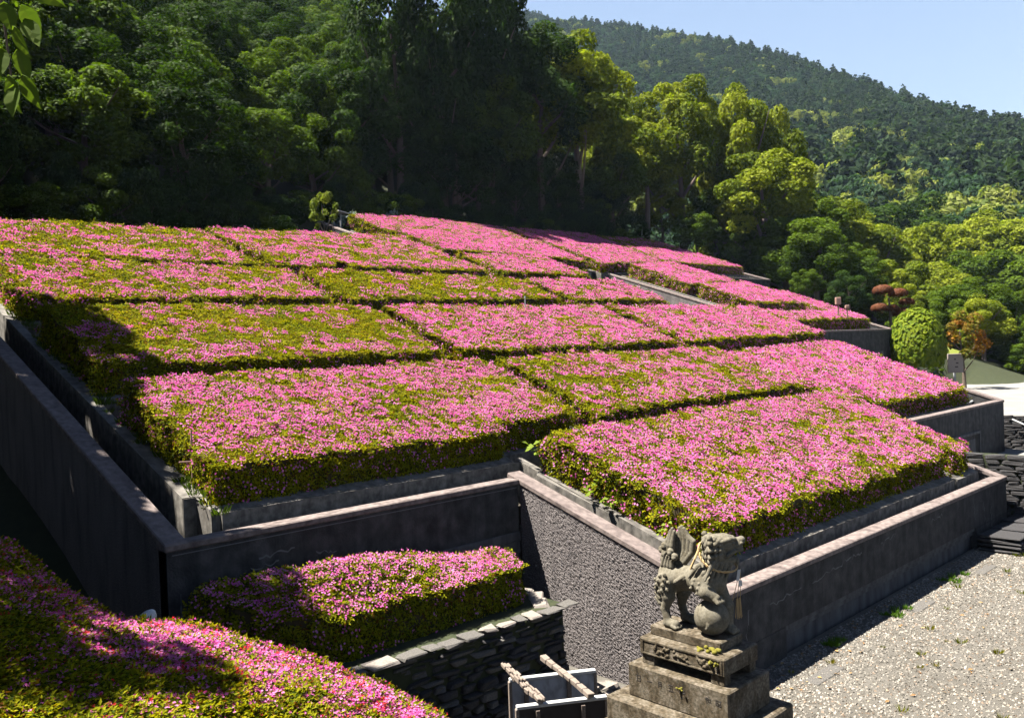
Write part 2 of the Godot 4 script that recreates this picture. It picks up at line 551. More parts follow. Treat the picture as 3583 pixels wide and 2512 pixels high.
func trunk_mesh(sd: int, h: float, r: float, limbs: int, spread: float) -> ArrayMesh:
	rng.seed = sd
	var mb := MB.new()
	var pts := PackedVector3Array()
	var rad := PackedFloat32Array()
	for i in 7:
		var t := i / 6.0
		pts.append(Vector3(sin(t * 3.0 + sd) * 0.05 * h * t, t * h - 0.5, cos(t * 2.3 + sd) * 0.04 * h * t))
		rad.append(r * (1.35 - t * 1.05) * (1.25 if i == 0 else 1.0))
	mb.tube(pts, rad, 8)
	for k in limbs:
		var t := rng.randf_range(0.4, 0.9)
		var p := pts[int(t * 6.0)]
		var a := k * 2.4 + rng.randf()
		var d := Vector3(cos(a), rng.randf_range(0.5, 1.1), sin(a))
		var q := p + d * spread * 0.5
		mb.tube(PackedVector3Array([p, q, q + (d + Vector3(0, 0.5, 0)) * spread * 0.4]), PackedFloat32Array([r * 0.5, r * 0.3, r * 0.1]), 6)
	return mb.mesh()

var crowns := {}
var trunks := []

func make_trees() -> void:
	crowns.y = []
	crowns.g = []
	crowns.d = []
	crowns.cone = []
	crowns.s = [crown(98, 64, 4.0, 9.0, 420, 0.36, Color(0.02, 0.04, 0.01), Color(0.06, 0.10, 0.016), 0.5), crown(99, 64, 4.0, 9.0, 420, 0.36, Color(0.02, 0.04, 0.01), Color(0.06, 0.10, 0.016), 0.5)]
	crowns.s.append(crowns.s[0])
	crowns.s.append(crowns.s[1])
	crowns.far_y = []
	crowns.far_d = []
	for i in 4:
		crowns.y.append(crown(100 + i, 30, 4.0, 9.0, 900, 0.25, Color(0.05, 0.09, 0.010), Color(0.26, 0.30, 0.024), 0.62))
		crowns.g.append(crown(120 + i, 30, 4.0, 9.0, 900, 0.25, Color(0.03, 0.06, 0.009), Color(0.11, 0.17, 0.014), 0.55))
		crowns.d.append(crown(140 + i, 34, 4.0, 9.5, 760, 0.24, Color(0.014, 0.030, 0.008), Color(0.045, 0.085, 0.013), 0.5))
		crowns.far_y.append(crown(160 + i, 22, 4.0, 7.0, 170, 0.5, Color(0.05, 0.09, 0.02), Color(0.24, 0.27, 0.06), 0.62))
		crowns.far_d.append(crown(180 + i, 20, 4.0, 7.0, 170, 0.5, Color(0.018, 0.045, 0.024), Color(0.05, 0.095, 0.042), 0.5))  # blue-green leaf colour includes the blue of distance haze
		crowns.cone.append(crown(190 + i, 16, 3.0, 9.0, 60, 0.7, Color(0.016, 0.034, 0.016), Color(0.04, 0.065, 0.026), 0.5, true))
		trunks.append(trunk_mesh(60 + i, 9.0, 0.24, 6, 3.2))

# width and top height given; the crown mesh is 8 m wide
func tree(kind: String, at: Vector3, top: float, width: float, label: String, group: String, fill := 0.72, mt: Material = null) -> Node3D:
	rng.seed = hash(at)
	var k := rng.randi() % 4
	var o := thing("tree", label, "tree", at, rng.randf() * TAU, group)
	var h := maxf(top - at.y, 2.5)
	var ch := h * fill
	width = minf(width, ch * 1.15)
	var t := part("trunk", trunks[k], M.bark_pale if kind == "y" else M.bark, o)
	t.scale = Vector3(width / 8.0, (h - ch * 0.35) / 8.5, width / 8.0)
	var c := part("crown", crowns[kind][k], mt if mt else M.leaf, o)
	c.position.y = h - ch
	var hh := 9.5 if kind == "d" else 9.0
	c.scale = Vector3(width / 8.0, ch / hh, width / 8.0)
	return o

# ---------------------------------------------------------------- walls
# a wall between two plan points with its own bottom and tops, thickness to the left of a->b
func wall_mesh(a: Vector2, b: Vector2, th: float, ya: float, yb: float, bot: float) -> ArrayMesh:
	var d := (b - a).normalized()
	var nn := Vector2(d.y, -d.x) * th
	var mb := MB.new()
	var P := []
	for q in [a, b, b + nn, a + nn]:
		var top := ya if (q == a or q == a + nn) else yb
		P.append([Vector3(q.x, bot, q.y), Vector3(q.x, top, q.y)])
	for i in 4:
		var j := (i + 1) % 4
		mb.quad(P[i][0], P[j][0], P[j][1], P[i][1])
	mb.quad(P[0][1], P[1][1], P[2][1], P[3][1])
	return mb.mesh()

# coping stone band on top of a wall: chamfered, follows the slope
func coping_mesh(a: Vector2, b: Vector2, w: float, ya: float, yb: float, h := 0.11) -> ArrayMesh:
	var A := Vector3(a.x, ya, a.y)
	var B := Vector3(b.x, yb, b.y)
	var d := (B - A).normalized()
	var flatd := Vector2(b.x - a.x, b.y - a.y).normalized()
	var side := Vector3(flatd.y, 0, -flatd.x)
	var up := side.cross(d).normalized()
	if up.y < 0: up = -up
	var mb := MB.new()
	mb.cbox(Transform3D(Basis(d, up, side), (A + B) * 0.5 - up * h * 0.5 + side * w * 0.5), Vector3(A.distance_to(B), h, w), 0.018)
	return mb.mesh()

func parapet(label: String, a: Vector2, b: Vector2, bot: float, mt: Material, th := 0.30) -> Node3D:
	var o := thing("parapet_wall", label, "concrete wall")
	var ya := cap_y(a.y)
	var yb := cap_y(b.y)
	part("wall_face", wall_mesh(a, b, th, ya - 0.10, yb - 0.10, bot), mt, o)
	var d := (b - a).normalized()
	var nn := Vector2(d.y, -d.x)
	part("coping", coping_mesh(a - nn * 0.03 - d * 0.03, b - nn * 0.03 + d * 0.03, th + 0.06, ya, yb), M.cap, o)
	return o

# ---------------------------------------------------------------- carved stone figure: tapered capsules joined softly, meshed as surface nets
func sdf_mesh(prims: Array, lo: Vector3, hi: Vector3, cell: float) -> ArrayMesh:
	var nx := int((hi.x - lo.x) / cell) + 1
	var ny := int((hi.y - lo.y) / cell) + 1
	var nzz := int((hi.z - lo.z) / cell) + 1
	var F := PackedFloat32Array()
	F.resize(nx * ny * nzz)
	F.fill(0.2)
	for p in prims:
		var a: Vector3 = p[0]
		var b: Vector3 = p[1]
		var ra: float = p[2]
		var rb: float = p[3]
		var k: float = p[4]
		var m := maxf(ra, rb) + k + cell * 2.0
		var l := (a.min(b) - Vector3(m, m, m) - lo) / cell
		var h := (a.max(b) + Vector3(m, m, m) - lo) / cell
		var ab := b - a
		var den := maxf(ab.length_squared(), 1e-8)
		for iz in range(maxi(0, int(l.z)), mini(nzz, int(h.z) + 2)):
			for iy in range(maxi(0, int(l.y)), mini(ny, int(h.y) + 2)):
				var row := (iz * ny + iy) * nx
				for ix in range(maxi(0, int(l.x)), mini(nx, int(h.x) + 2)):
					var q := lo + Vector3(ix, iy, iz) * cell - a
					var t := clampf(q.dot(ab) / den, 0.0, 1.0)
					var d := (q - ab * t).length() - lerpf(ra, rb, t)
					var f := F[row + ix]
					var e := k - absf(f - d)
					F[row + ix] = minf(f, d) - (e * e / k * 0.25 if e > 0.0 else 0.0)
	var id := {}
	var v := PackedVector3Array()
	var n := PackedVector3Array()
	var st := [0, 1, nx, nx + 1, nx * ny, nx * ny + 1, nx * ny + nx, nx * ny + nx + 1]
	var ed := [[0, 1], [2, 3], [4, 5], [6, 7], [0, 2], [1, 3], [4, 6], [5, 7], [0, 4], [1, 5], [2, 6], [3, 7]]
	for iz in nzz - 1:
		for iy in ny - 1:
			for ix in nx - 1:
				var o := (iz * ny + iy) * nx + ix
				var f0 := F[o]
				if f0 > 0.1: continue
				var s := 0
				for q in 8:
					if F[o + st[q]] < 0.0: s += 1
				if s == 0 or s == 8: continue
				var acc := Vector3.ZERO
				var cnt := 0
				for e in ed:
					var fa := F[o + st[e[0]]]
					var fb := F[o + st[e[1]]]
					if (fa < 0.0) == (fb < 0.0): continue
					var t := fa / (fa - fb)
					var pa := Vector3(e[0] & 1, (e[0] >> 1) & 1, (e[0] >> 2) & 1)
					var pb := Vector3(e[1] & 1, (e[1] >> 1) & 1, (e[1] >> 2) & 1)
					acc += pa.lerp(pb, t)
					cnt += 1
				id[o] = v.size()
				v.append(lo + (Vector3(ix, iy, iz) + acc / cnt) * cell)
				n.append(Vector3(F[o + 1] + F[o + st[3]] + F[o + st[5]] + F[o + st[7]] - f0 - F[o + st[2]] - F[o + st[4]] - F[o + st[6]],
					F[o + st[2]] + F[o + st[3]] + F[o + st[6]] + F[o + st[7]] - f0 - F[o + 1] - F[o + st[4]] - F[o + st[5]],
					F[o + st[4]] + F[o + st[5]] + F[o + st[6]] + F[o + st[7]] - f0 - F[o + 1] - F[o + st[2]] - F[o + st[3]]).normalized())
	var idx := PackedInt32Array()
	var ax := [1, nx, nx * ny]
	for o in id:
		for q in 3:
			var u: int = ax[(q + 1) % 3]
			var w: int = ax[(q + 2) % 3]
			if (F[o] < 0.0) == (F[o + ax[q]] < 0.0): continue
			if not (id.has(o - u) and id.has(o - w) and id.has(o - u - w)): continue
			var c := [id[o], id[o - u], id[o - u - w], id[o - w]]
			if F[o] < 0.0: c.reverse()
			for t in [c[0], c[1], c[2], c[0], c[2], c[3]]: idx.append(t)
	var agree := 0
	for k in range(0, idx.size(), 3):
		var fn := (v[idx[k + 1]] - v[idx[k]]).cross(v[idx[k + 2]] - v[idx[k]])
		agree += 1 if fn.dot(n[idx[k]]) > 0.0 else -1
	if agree > 0: idx.reverse()
	var ar := []
	ar.resize(Mesh.ARRAY_MAX)
	ar[Mesh.ARRAY_VERTEX] = v
	ar[Mesh.ARRAY_NORMAL] = n
	ar[Mesh.ARRAY_INDEX] = idx
	var mesh := ArrayMesh.new()
	mesh.add_surface_from_arrays(Mesh.PRIMITIVE_TRIANGLES, ar)
	return mesh

func komainu() -> void:
	var o := thing("guardian_lion_dog_statue", "weathered stone guardian lion-dog with flame tail, paw on a ball, head turned right", "statue", Vector3(8.33, 2.58, -5.71))
	var P := []
	P.append([Vector3(0, 0.57, -0.28), Vector3(0, 0.61, 0.10), 0.145, 0.155, 0.04])
	P.append([Vector3(0, 0.60, -0.34), Vector3(0, 0.55, -0.30), 0.14, 0.165, 0.04])
	P.append([Vector3(0, 0.62, 0.12), Vector3(0.02, 0.62, 0.25), 0.17, 0.165, 0.05])
	P.append([Vector3(0.02, 0.70, 0.20), Vector3(0.05, 0.92, 0.30), 0.145, 0.13, 0.04])
	for s in [-1.0, 1.0]:
		var z: float = 0.0 if s < 0 else 0.03
		P.append([Vector3(0.11 * s, 0.53, -0.32 + z), Vector3(0.14 * s, 0.38, -0.27 + z), 0.125, 0.085, 0.03])
		P.append([Vector3(0.14 * s, 0.36, -0.26 + z), Vector3(0.15 * s, 0.22, -0.32 + z), 0.07, 0.05, 0.02])
		P.append([Vector3(0.15 * s, 0.22, -0.32 + z), Vector3(0.155 * s, 0.07, -0.27 + z), 0.05, 0.05, 0.02])
		P.append([Vector3(0.155 * s, 0.055, -0.28 + z), Vector3(0.16 * s, 0.055, -0.17 + z), 0.055, 0.058, 0.02])
		for k in 4:
			P.append([Vector3(0.16 * s + (k - 1.5) * 0.033, 0.045, -0.17 + z), Vector3(0.16 * s + (k - 1.5) * 0.034, 0.03, -0.115 + z - absf(k - 1.5) * 0.01), 0.026, 0.022, 0.006])
		# feathered tufts behind the hock
		for k in 3:
			P.append([Vector3(0.17 * s, 0.40 - k * 0.06, -0.37 + z), Vector3(0.19 * s, 0.46 - k * 0.06, -0.43 + z), 0.03, 0.012, 0.008])
	# near foreleg lifted on the ball, far foreleg planted
	P.append([Vector3(-0.10, 0.62, 0.20), Vector3(-0.15, 0.52, 0.26), 0.105, 0.08, 0.03])
	P.append([Vector3(-0.15, 0.52, 0.27), Vector3(-0.12, 0.46, 0.37), 0.085, 0.06, 0.03])
	for k in 4:
		P.append([Vector3(-0.16 + k * 0.036, 0.455, 0.39), Vector3(-0.165 + k * 0.038, 0.425, 0.43), 0.028, 0.024, 0.006])
	P.append([Vector3(0.12, 0.60, 0.22), Vector3(0.14, 0.32, 0.36), 0.105, 0.065, 0.03])
	P.append([Vector3(0.14, 0.32, 0.36), Vector3(0.14, 0.07, 0.36), 0.075, 0.06, 0.03])
	P.append([Vector3(0.14, 0.055, 0.36), Vector3(0.14, 0.05, 0.42), 0.06, 0.055, 0.02])
	for k in 4:
		P.append([Vector3(0.09 + k * 0.034, 0.045, 0.41), Vector3(0.088 + k * 0.036, 0.03, 0.455), 0.027, 0.022, 0.006])
	# shoulder flames
	for k in 5:
		P.append([Vector3(-0.13, 0.80 - k * 0.035, 0.16 + k * 0.035), Vector3(-0.185, 0.665 - k * 0.035, 0.06 + k * 0.045), 0.034, 0.014, 0.007])
		P.append([Vector3(0.17, 0.80 - k * 0.035, 0.16 + k * 0.035), Vector3(0.19, 0.665 - k * 0.035, 0.06 + k * 0.045), 0.034, 0.014, 0.007])
	P.append([Vector3(-0.13, 0.60, 0.14), Vector3(-0.14, 0.55, 0.20), 0.085, 0.075, 0.02])
	# curl bosses on haunch and shoulder
	rng.seed = 5
	for k in 13:
		var a := k * 2.4
		var r := 0.03 + 0.09 * sqrt(k / 13.0)
		P.append([Vector3(-0.255 + r * 0.5, 0.52 + sin(a) * r * 1.1, -0.31 + cos(a) * r), Vector3(-0.255 + r * 0.5, 0.51 + sin(a) * r * 1.1, -0.30 + cos(a) * r), 0.024, 0.018, 0.006])
		if k < 7:
			P.append([Vector3(-0.222 + r * 0.3, 0.56 + sin(a) * r, 0.17 + cos(a) * r), Vector3(-0.222 + r * 0.3, 0.555 + sin(a) * r, 0.175 + cos(a) * r), 0.020, 0.016, 0.006])
	for k in 4:
		P.append([Vector3(-0.16, 0.57 + k * 0.02, -0.13 + k * 0.03), Vector3(-0.16, 0.56 + k * 0.02, -0.12 + k * 0.03), 0.038, 0.03, 0.008])
	# head: low domed skull, heavy brows, broad snout, open jaws
	var H := Vector3(0.06, 1.03, 0.32)
	var f := Vector3(0.72, 0, 0.69)
	var r2 := Vector3(0.69, 0, -0.72)
	var up := Vector3.UP
	P.append([H - f * 0.05 + up * 0.01, H + f * 0.06 + up * 0.025, 0.125, 0.115, 0.03])
	P.append([H + f * 0.08 - up * 0.01, H + f * 0.20 - up * 0.005, 0.09, 0.075, 0.025])
	P.append([H + f * 0.22 + up * 0.045, H + f * 0.265 + up * 0.055, 0.042, 0.046, 0.012])
	P.append([H + f * 0.12 + up * 0.075, H + f * 0.22 + up * 0.05, 0.04, 0.03, 0.01])
	for s in [-1.0, 1.0]:
		P.append([H + f * 0.255 + r2 * 0.035 * s + up * 0.025, H + f * 0.25 + r2 * 0.045 * s + up * 0.025, 0.026, 0.020, 0.004])
		# curled lip running back to the corner of the mouth
		P.append([H + f * 0.25 + r2 * 0.03 * s - up * 0.045, H + f * 0.16 + r2 * 0.075 * s - up * 0.055, 0.030, 0.026, 0.006])
		P.append([H + f * 0.16 + r2 * 0.075 * s - up * 0.055, H + f * 0.08 + r2 * 0.10 * s - up * 0.10, 0.026, 0.028, 0.006])
		# brow ridge sweeping up and back
		P.append([H + f * 0.175 + r2 * 0.045 * s + up * 0.075, H + f * 0.10 + r2 * 0.10 * s + up * 0.085, 0.026, 0.030, 0.005])
		P.append([H + f * 0.10 + r2 * 0.10 * s + up * 0.085, H - f * 0.02 + r2 * 0.135 * s + up * 0.06, 0.030, 0.018, 0.005])
		P.append([H + f * 0.145 + r2 * 0.082 * s + up * 0.035, H + f * 0.15 + r2 * 0.082 * s + up * 0.035, 0.022, 0.020, 0.003])
		P.append([H - f * 0.04 + r2 * 0.12 * s + up * 0.07, H - f * 0.11 + r2 * 0.15 * s + up * 0.0, 0.035, 0.018, 0.005])
		# jaw
		P.append([H + f * 0.03 + r2 * 0.06 * s - up * 0.155, H + f * 0.19 + r2 * 0.03 * s - up * 0.165, 0.05, 0.036, 0.012])
		for k in 3:
			P.append([H + f * (0.10 + 0.05 * k) + r2 * 0.055 * s - up * 0.17, H + f * (0.10 + 0.05 * k) + r2 * 0.06 * s - up * 0.215, 0.024, 0.012, 0.004])
		for k in 3:
			for w in 5:
				var a := -1.05 + w * 0.52
				var rr := 0.115 + 0.022 * k
				P.append([H - f * (0.015 + 0.06 * k) + r2 * s * (0.125 + 0.012 * k) * cos(a * 0.6) - up * (sin(a) * rr + 0.025), H - f * (0.022 + 0.06 * k) + r2 * s * (0.138 + 0.012 * k) * cos(a * 0.6) - up * (sin(a) * rr + 0.03), 0.036, 0.026, 0.004])
		# long mane locks down the neck
		for k in 5:
			P.append([H + r2 * s * (0.13 - 0.018 * k) - up * (0.17 + 0.01 * k) + f * (-0.11 + 0.055 * k), H + r2 * s * (0.17 - 0.022 * k) - up * (0.36 + 0.012 * k) + f * (-0.21 + 0.062 * k), 0.034, 0.012, 0.004])
	for k in 8:
		var a := TAU * k / 8.0
		P.append([H - f * 0.13 + r2 * cos(a) * 0.11 + up * (sin(a) * 0.11 - 0.02), H - f * 0.16 + r2 * cos(a) * 0.10 + up * (sin(a) * 0.10 - 0.05), 0.044, 0.032, 0.005])
	# flame tail: two rounded plumes of strands side by side
	for j in range(-2, 3):
		var e := j * 1.0
		var a0 := Vector3(0.02, 0.74, -0.22 + 0.028 * e)
		var a1 := Vector3(0.04, 0.90, -0.135 + 0.052 * e)
		var a2 := Vector3(0.04, 1.06 - 0.008 * e * e, -0.125 + 0.055 * e)
		var a3 := Vector3(0.03, 1.19 - 0.022 * e * e, -0.165 + 0.036 * e)
		P.append([a0, a1, 0.042, 0.040, 0.005])
		P.append([a1, a2, 0.040, 0.036, 0.004])
		P.append([a2, a3, 0.036, 0.022, 0.004])
	for j in range(-1, 2):
		var e := j * 1.0
		var a0 := Vector3(-0.03, 0.78, -0.31 + 0.02 * e)
		var a1 := Vector3(-0.045, 0.96, -0.30 + 0.040 * e)
		var a2 := Vector3(-0.035, 1.165 - 0.03 * absf(e), -0.255 + 0.026 * e)
		P.append([a0, a1, 0.040, 0.038, 0.005])
		P.append([a1, a2, 0.038, 0.020, 0.004])
	for q in [[-0.06, 0.95, -0.36], [-0.06, 0.90, -0.40], [-0.07, 0.86, -0.355], [-0.08, 0.89, -0.26], [-0.08, 0.84, -0.20], [-0.06, 0.80, -0.38]]:
		P.append([Vector3(q[0], q[1], q[2]), Vector3(q[0] - 0.01, q[1] - 0.01, q[2]), 0.046, 0.036, 0.008])
	for k in 4:
		P.append([Vector3(-0.08, 0.72, -0.38 + k * 0.045), Vector3(-0.10, 0.87 - 0.025 * k, -0.33 + k * 0.03), 0.032, 0.012, 0.007])
	part("carved_body", sdf_mesh(P, Vector3(-0.32, -0.02, -0.50), Vector3(0.40, 1.25, 0.62), 0.0095), M.stone, o)
	var B := [[Vector3(-0.04, 0.205, 0.26), Vector3(-0.04, 0.21, 0.26), 0.2, 0.2, 0.01]]
	for k in 7:
		var a := k * 0.9
		B.append([Vector3(-0.19 - 0.03 * cos(a), 0.16 + 0.05 * sin(a), 0.27 + 0.06 * cos(a)), Vector3(-0.19 - 0.03 * cos(a + 0.5), 0.16 + 0.05 * sin(a + 0.5), 0.27 + 0.06 * cos(a + 0.5)), 0.022, 0.02, 0.006])
	part("ball", sdf_mesh(B, Vector3(-0.30, -0.04, -0.0), Vector3(0.22, 0.45, 0.52), 0.014), M.stone, o)
	# straw rope with paper and tassels
	var rp := thing("straw_rope", "twisted straw rope hung round the neck of the stone lion-dog", "rope", Vector3(8.33, 2.58, -5.71))
	var pts := PackedVector3Array([Vector3(-0.13, 1.00, 0.17), Vector3(-0.165, 0.91, 0.22), Vector3(-0.15, 0.82, 0.31), Vector3(-0.06, 0.765, 0.40), Vector3(0.10, 0.74, 0.46), Vector3(0.24, 0.75, 0.44), Vector3(0.29, 0.80, 0.37), Vector3(0.25, 0.93, 0.22), Vector3(0.10, 1.02, 0.13), Vector3(-0.05, 1.05, 0.14), Vector3(-0.13, 1.00, 0.17)])
	var cv := Curve3D.new()
	for i in pts.size():
		var tg := (pts[(i + 1) % pts.size()] - pts[(i - 1 + pts.size()) % pts.size()]) * 0.16
		cv.add_point(pts[i], -tg, tg)
	var bp := cv.tessellate(4, 3)
	for s in 2:
		var tw := PackedVector3Array()
		var rd := PackedFloat32Array()
		for i in bp.size():
			var a := i * 0.9 + PI * s
			tw.append(bp[i] + Vector3(cos(a), sin(a), sin(a)) * 0.006)
			rd.append(0.010)
		var mb := MB.new()
		mb.tube(tw, rd, 6)
		part("strand", mb.mesh(), M.rope, rp)
	var mb := MB.new()
	mb.tube(PackedVector3Array([Vector3(-0.14, 1.0, 0.18), Vector3(-0.20, 0.90, 0.165), Vector3(-0.215, 0.80, 0.12)]), PackedFloat32Array([0.014, 0.013, 0.016]), 6)
	for k in 5:
		mb.tube(PackedVector3Array([Vector3(-0.215, 0.80, 0.12), Vector3(-0.22 + 0.01 * k, 0.765, 0.10 + 0.012 * k)]), PackedFloat32Array([0.006, 0.003]), 4)
	part("rope_end", mb.mesh(), M.rope, rp)
	var tz := thing("paper_and_straw_pendant", "white folded paper and straw tassels dangling from the rope", "pendant", Vector3(8.33, 2.58, -5.71))
	mb = MB.new()
	mb.quad(Vector3(0.20, 0.745, 0.475), Vector3(0.225, 0.745, 0.50), Vector3(0.215, 0.62, 0.485), Vector3(0.185, 0.61, 0.46))
	mb.quad(Vector3(0.20, 0.62, 0.48), Vector3(0.235, 0.62, 0.505), Vector3(0.24, 0.55, 0.505), Vector3(0.205, 0.545, 0.48))
	part("folded_paper", mb.mesh(), M.white, tz)
	for q in [[0.23, 0.74, 0.49, 0.20, 0.28, 0.44], [0.26, 0.74, 0.475, 0.255, 0.28, 0.46], [0.25, 0.74, 0.48, 0.16, 0.38, 0.42]]:
		mb = MB.new()
		var a := Vector3(q[0], q[1], q[2])
		var b := Vector3(q[3], q[4], q[5])
		mb.tube(PackedVector3Array([a, a.lerp(b, 0.5), b]), PackedFloat32Array([0.004, 0.004, 0.004]), 5)
		part("string", mb.mesh(), M.rope, tz)
	for q in 2:
		mb = MB.new()
		for k in 8:
			var a := Vector3(0.20 + 0.055 * q + 0.006 * cos(k), 0.40, 0.455 + 0.006 * sin(k))
			mb.tube(PackedVector3Array([a, a + Vector3(0.02 * cos(k * 1.3) - 0.01, -0.22 + 0.02 * sin(k * 3.0), 0.02 * sin(k * 1.3))]), PackedFloat32Array([0.006, 0.004]), 4)
		part("straw_tassel", mb.mesh(), M.rope, tz)

func pedestal() -> void:
	var o := thing("stone_pedestal", "tiered moss-stained stone pedestal with carved table and inscription under the lion-dog", "pedestal", Vector3(8.33, 0, -5.71))
	part("plinth", stone_block(8.10, 8.57, 2.47, 2.585, -6.20, -5.22, 0.012), M.ped, o)
	# carved table: top, apron with a recessed panel, bracket feet
	part("table_top", stone_block(7.95, 8.66, 2.27, 2.472, -6.25, -5.08, 0.014), M.ped, o)
	for q in [[7.97, 8.10, -6.23, -6.05], [7.97, 8.10, -5.28, -5.10], [8.51, 8.64, -6.23, -6.05], [8.51, 8.64, -5.28, -5.10]]:
		part("bracket_foot", stone_block(q[0], q[1], 2.155, 2.272, q[2], q[3], 0.010), M.ped, o)
	part("table_frame", stone_block(7.94, 7.952, 2.435, 2.46, -6.22, -5.11, 0.004), M.ped, o)
	part("table_frame", stone_block(7.94, 7.952, 2.285, 2.305, -6.22, -5.11, 0.004), M.ped, o)
	part("table_frame", stone_block(7.94, 7.952, 2.305, 2.435, -6.22, -6.19, 0.004), M.ped, o)
	part("table_frame", stone_block(7.94, 7.952, 2.305, 2.435, -5.14, -5.11, 0.004), M.ped, o)
	rng.seed = 9
	for k in 3:
		var P := []
		for j in 9:
			var c := Vector3(7.95 - 8.33, 2.37 + rng.randf_range(-0.04, 0.04), -5.93 + k * 0.27 + rng.randf_range(-0.10, 0.10) + 5.71)
			P.append([c, c + Vector3(0, rng.randf_range(-0.03, 0.03), rng.randf_range(-0.05, 0.05)), 0.022, 0.012, 0.008])
		part("carved_relief", sdf_mesh(P, Vector3(-0.43, 2.27, -0.42 + k * 0.27), Vector3(-0.34, 2.47, -0.02 + k * 0.27), 0.009), M.ped, o)
	part("inscribed_block", stone_block(7.85, 8.73, 1.77, 2.158, -6.36, -4.98, 0.016), M.ped, o)
	part("base_tier", stone_block(7.66, 8.91, 1.30, 1.772, -6.56, -4.79, 0.02), M.ped, o)
	part("base_tier", stone_block(7.35, 9.23, 0.75, 1.302, -6.87, -4.47, 0.02), M.ped, o)
	part("base_tier", stone_block(7.10, 9.48, -0.05, 0.752, -7.12, -4.22, 0.02), M.ped, o)
	# inscription, read from the right: thin dark strokes laid on the left face
	var S := []
	var ch := [
		[[0, 0, 0, 1], [0, 1, 0.7, 1], [0.7, 1, 0.7, 0], [0, 0, 0.7, 0], [0, 0.5, 0.7, 0.5]],
		[[0, 0.45, 0.9, 0.5]],
		[[0.1, 0, 0.15, 1], [0.15, 1, 0.7, 1], [0.7, 1, 0.7, 0], [0.15, 0.68, 0.7, 0.68], [0.15, 0.38, 0.7, 0.38]],
		[[0.05, 1, 0.85, 1], [0.45, 1, 0.3, 0], [0.1, 0.55, 0.75, 0.55], [0.75, 0.55, 0.7, 0], [0, 0, 0.95, 0]],
		[[0.25, 1.05, 0.0, 0.72], [0.15, 0.85, 0.85, 0.85], [0.15, 0.56, 0.8, 0.56], [0.15, 0.56, 0.15, 0.28], [0, 0.28, 0.95, 0.28], [0.52, 0.85, 0.52, -0.05]],
		[[0.0, 0.8, 0.45, 0.9], [0.22, 0.9, 0.22, 0], [0, 0.6, 0.45, 0.6], [0.55, 0.7, 0.9, 0.7], [0.55, 0.7, 0.55, 0.25], [0.9, 0.7, 0.9, 0.25], [0.55, 0.25, 0.9, 0.25]],
		[[0, 0.95, 0, 0.15], [0, 0.95, 0.35, 0.95], [0.35, 0.95, 0.35, 0.15], [0, 0.55, 0.35, 0.55], [0, 0.15, 0.35, 0.15], [0.5, 0.95, 0.95, 0.95], [0.9, 0.95, 0.85, 0.6], [0.55, 0.45, 0.9, 0.45], [0.55, 0.45, 0.55, 0.1], [0.9, 0.45, 0.9, 0.1], [0.55, 0.1, 0.9, 0.1]]]
	for i in 7:
		var mb := MB.new()
		for q in ch[i]:
			var p0 := Vector3(7.849 - 8.33, 1.98 + q[1] * 0.066, -6.22 + (i * 0.150 if i < 5 else 0.27 + i * 0.135) + q[0] * 0.066 + 5.71)
			var p1 := Vector3(7.849 - 8.33, 1.98 + q[3] * 0.066, -6.22 + (i * 0.150 if i < 5 else 0.27 + i * 0.135) + q[2] * 0.066 + 5.71)
			var d := (p1 - p0).normalized()
			mb.cbox(Transform3D(Basis(d, Vector3.LEFT, d.cross(Vector3.LEFT)), (p0 + p1) / 2), Vector3(p0.distance_to(p1) + 0.010, 0.004, 0.010), 0.001)
		part("character", mb.mesh(), M.ink, o)
	for q in [[8.04, 2.50, -5.30, 0.09], [8.02, 2.475, -5.45, 0.07], [7.93, 2.40, -5.22, 0.06], [7.84, 2.05, -5.6, 0.05]]:
		var P := []
		rng.seed = int(q[2] * -100)
		for j in 10:
			var c := Vector3(q[0] - 8.33 + rng.randf_range(-0.03, 0.05), q[1] + rng.randf_range(-0.3, 0.3) * q[3], q[2] + 5.71 + rng.randf_range(-1, 1) * q[3])
			P.append([c, c, q[3] * 0.28, q[3] * 0.2, 0.01])
		part("moss_patch", sdf_mesh(P, Vector3(q[0] - 8.45, q[1] - 0.12, q[2] + 5.55), Vector3(q[0] - 8.2, q[1] + 0.12, q[2] + 5.87), 0.01), M.moss, o)

func stone_block(x0: float, x1: float, y0: float, y1: float, z0: float, z1: float, ch: float) -> ArrayMesh:
	var mb := MB.new()
	mb.cbox(Transform3D(Basis(), Vector3((x0 + x1) / 2 - 8.33, (y0 + y1) / 2, (z0 + z1) / 2 + 5.71)), Vector3(x1 - x0, y1 - y0, z1 - z0), ch)
	return mb.mesh()

func block_mesh(a: Vector3, b: Vector3, ch := 0.015) -> ArrayMesh:
	var mb := MB.new()
	mb.cbox(Transform3D(Basis(), (a + b) / 2), (b - a).abs(), ch)
	return mb.mesh()

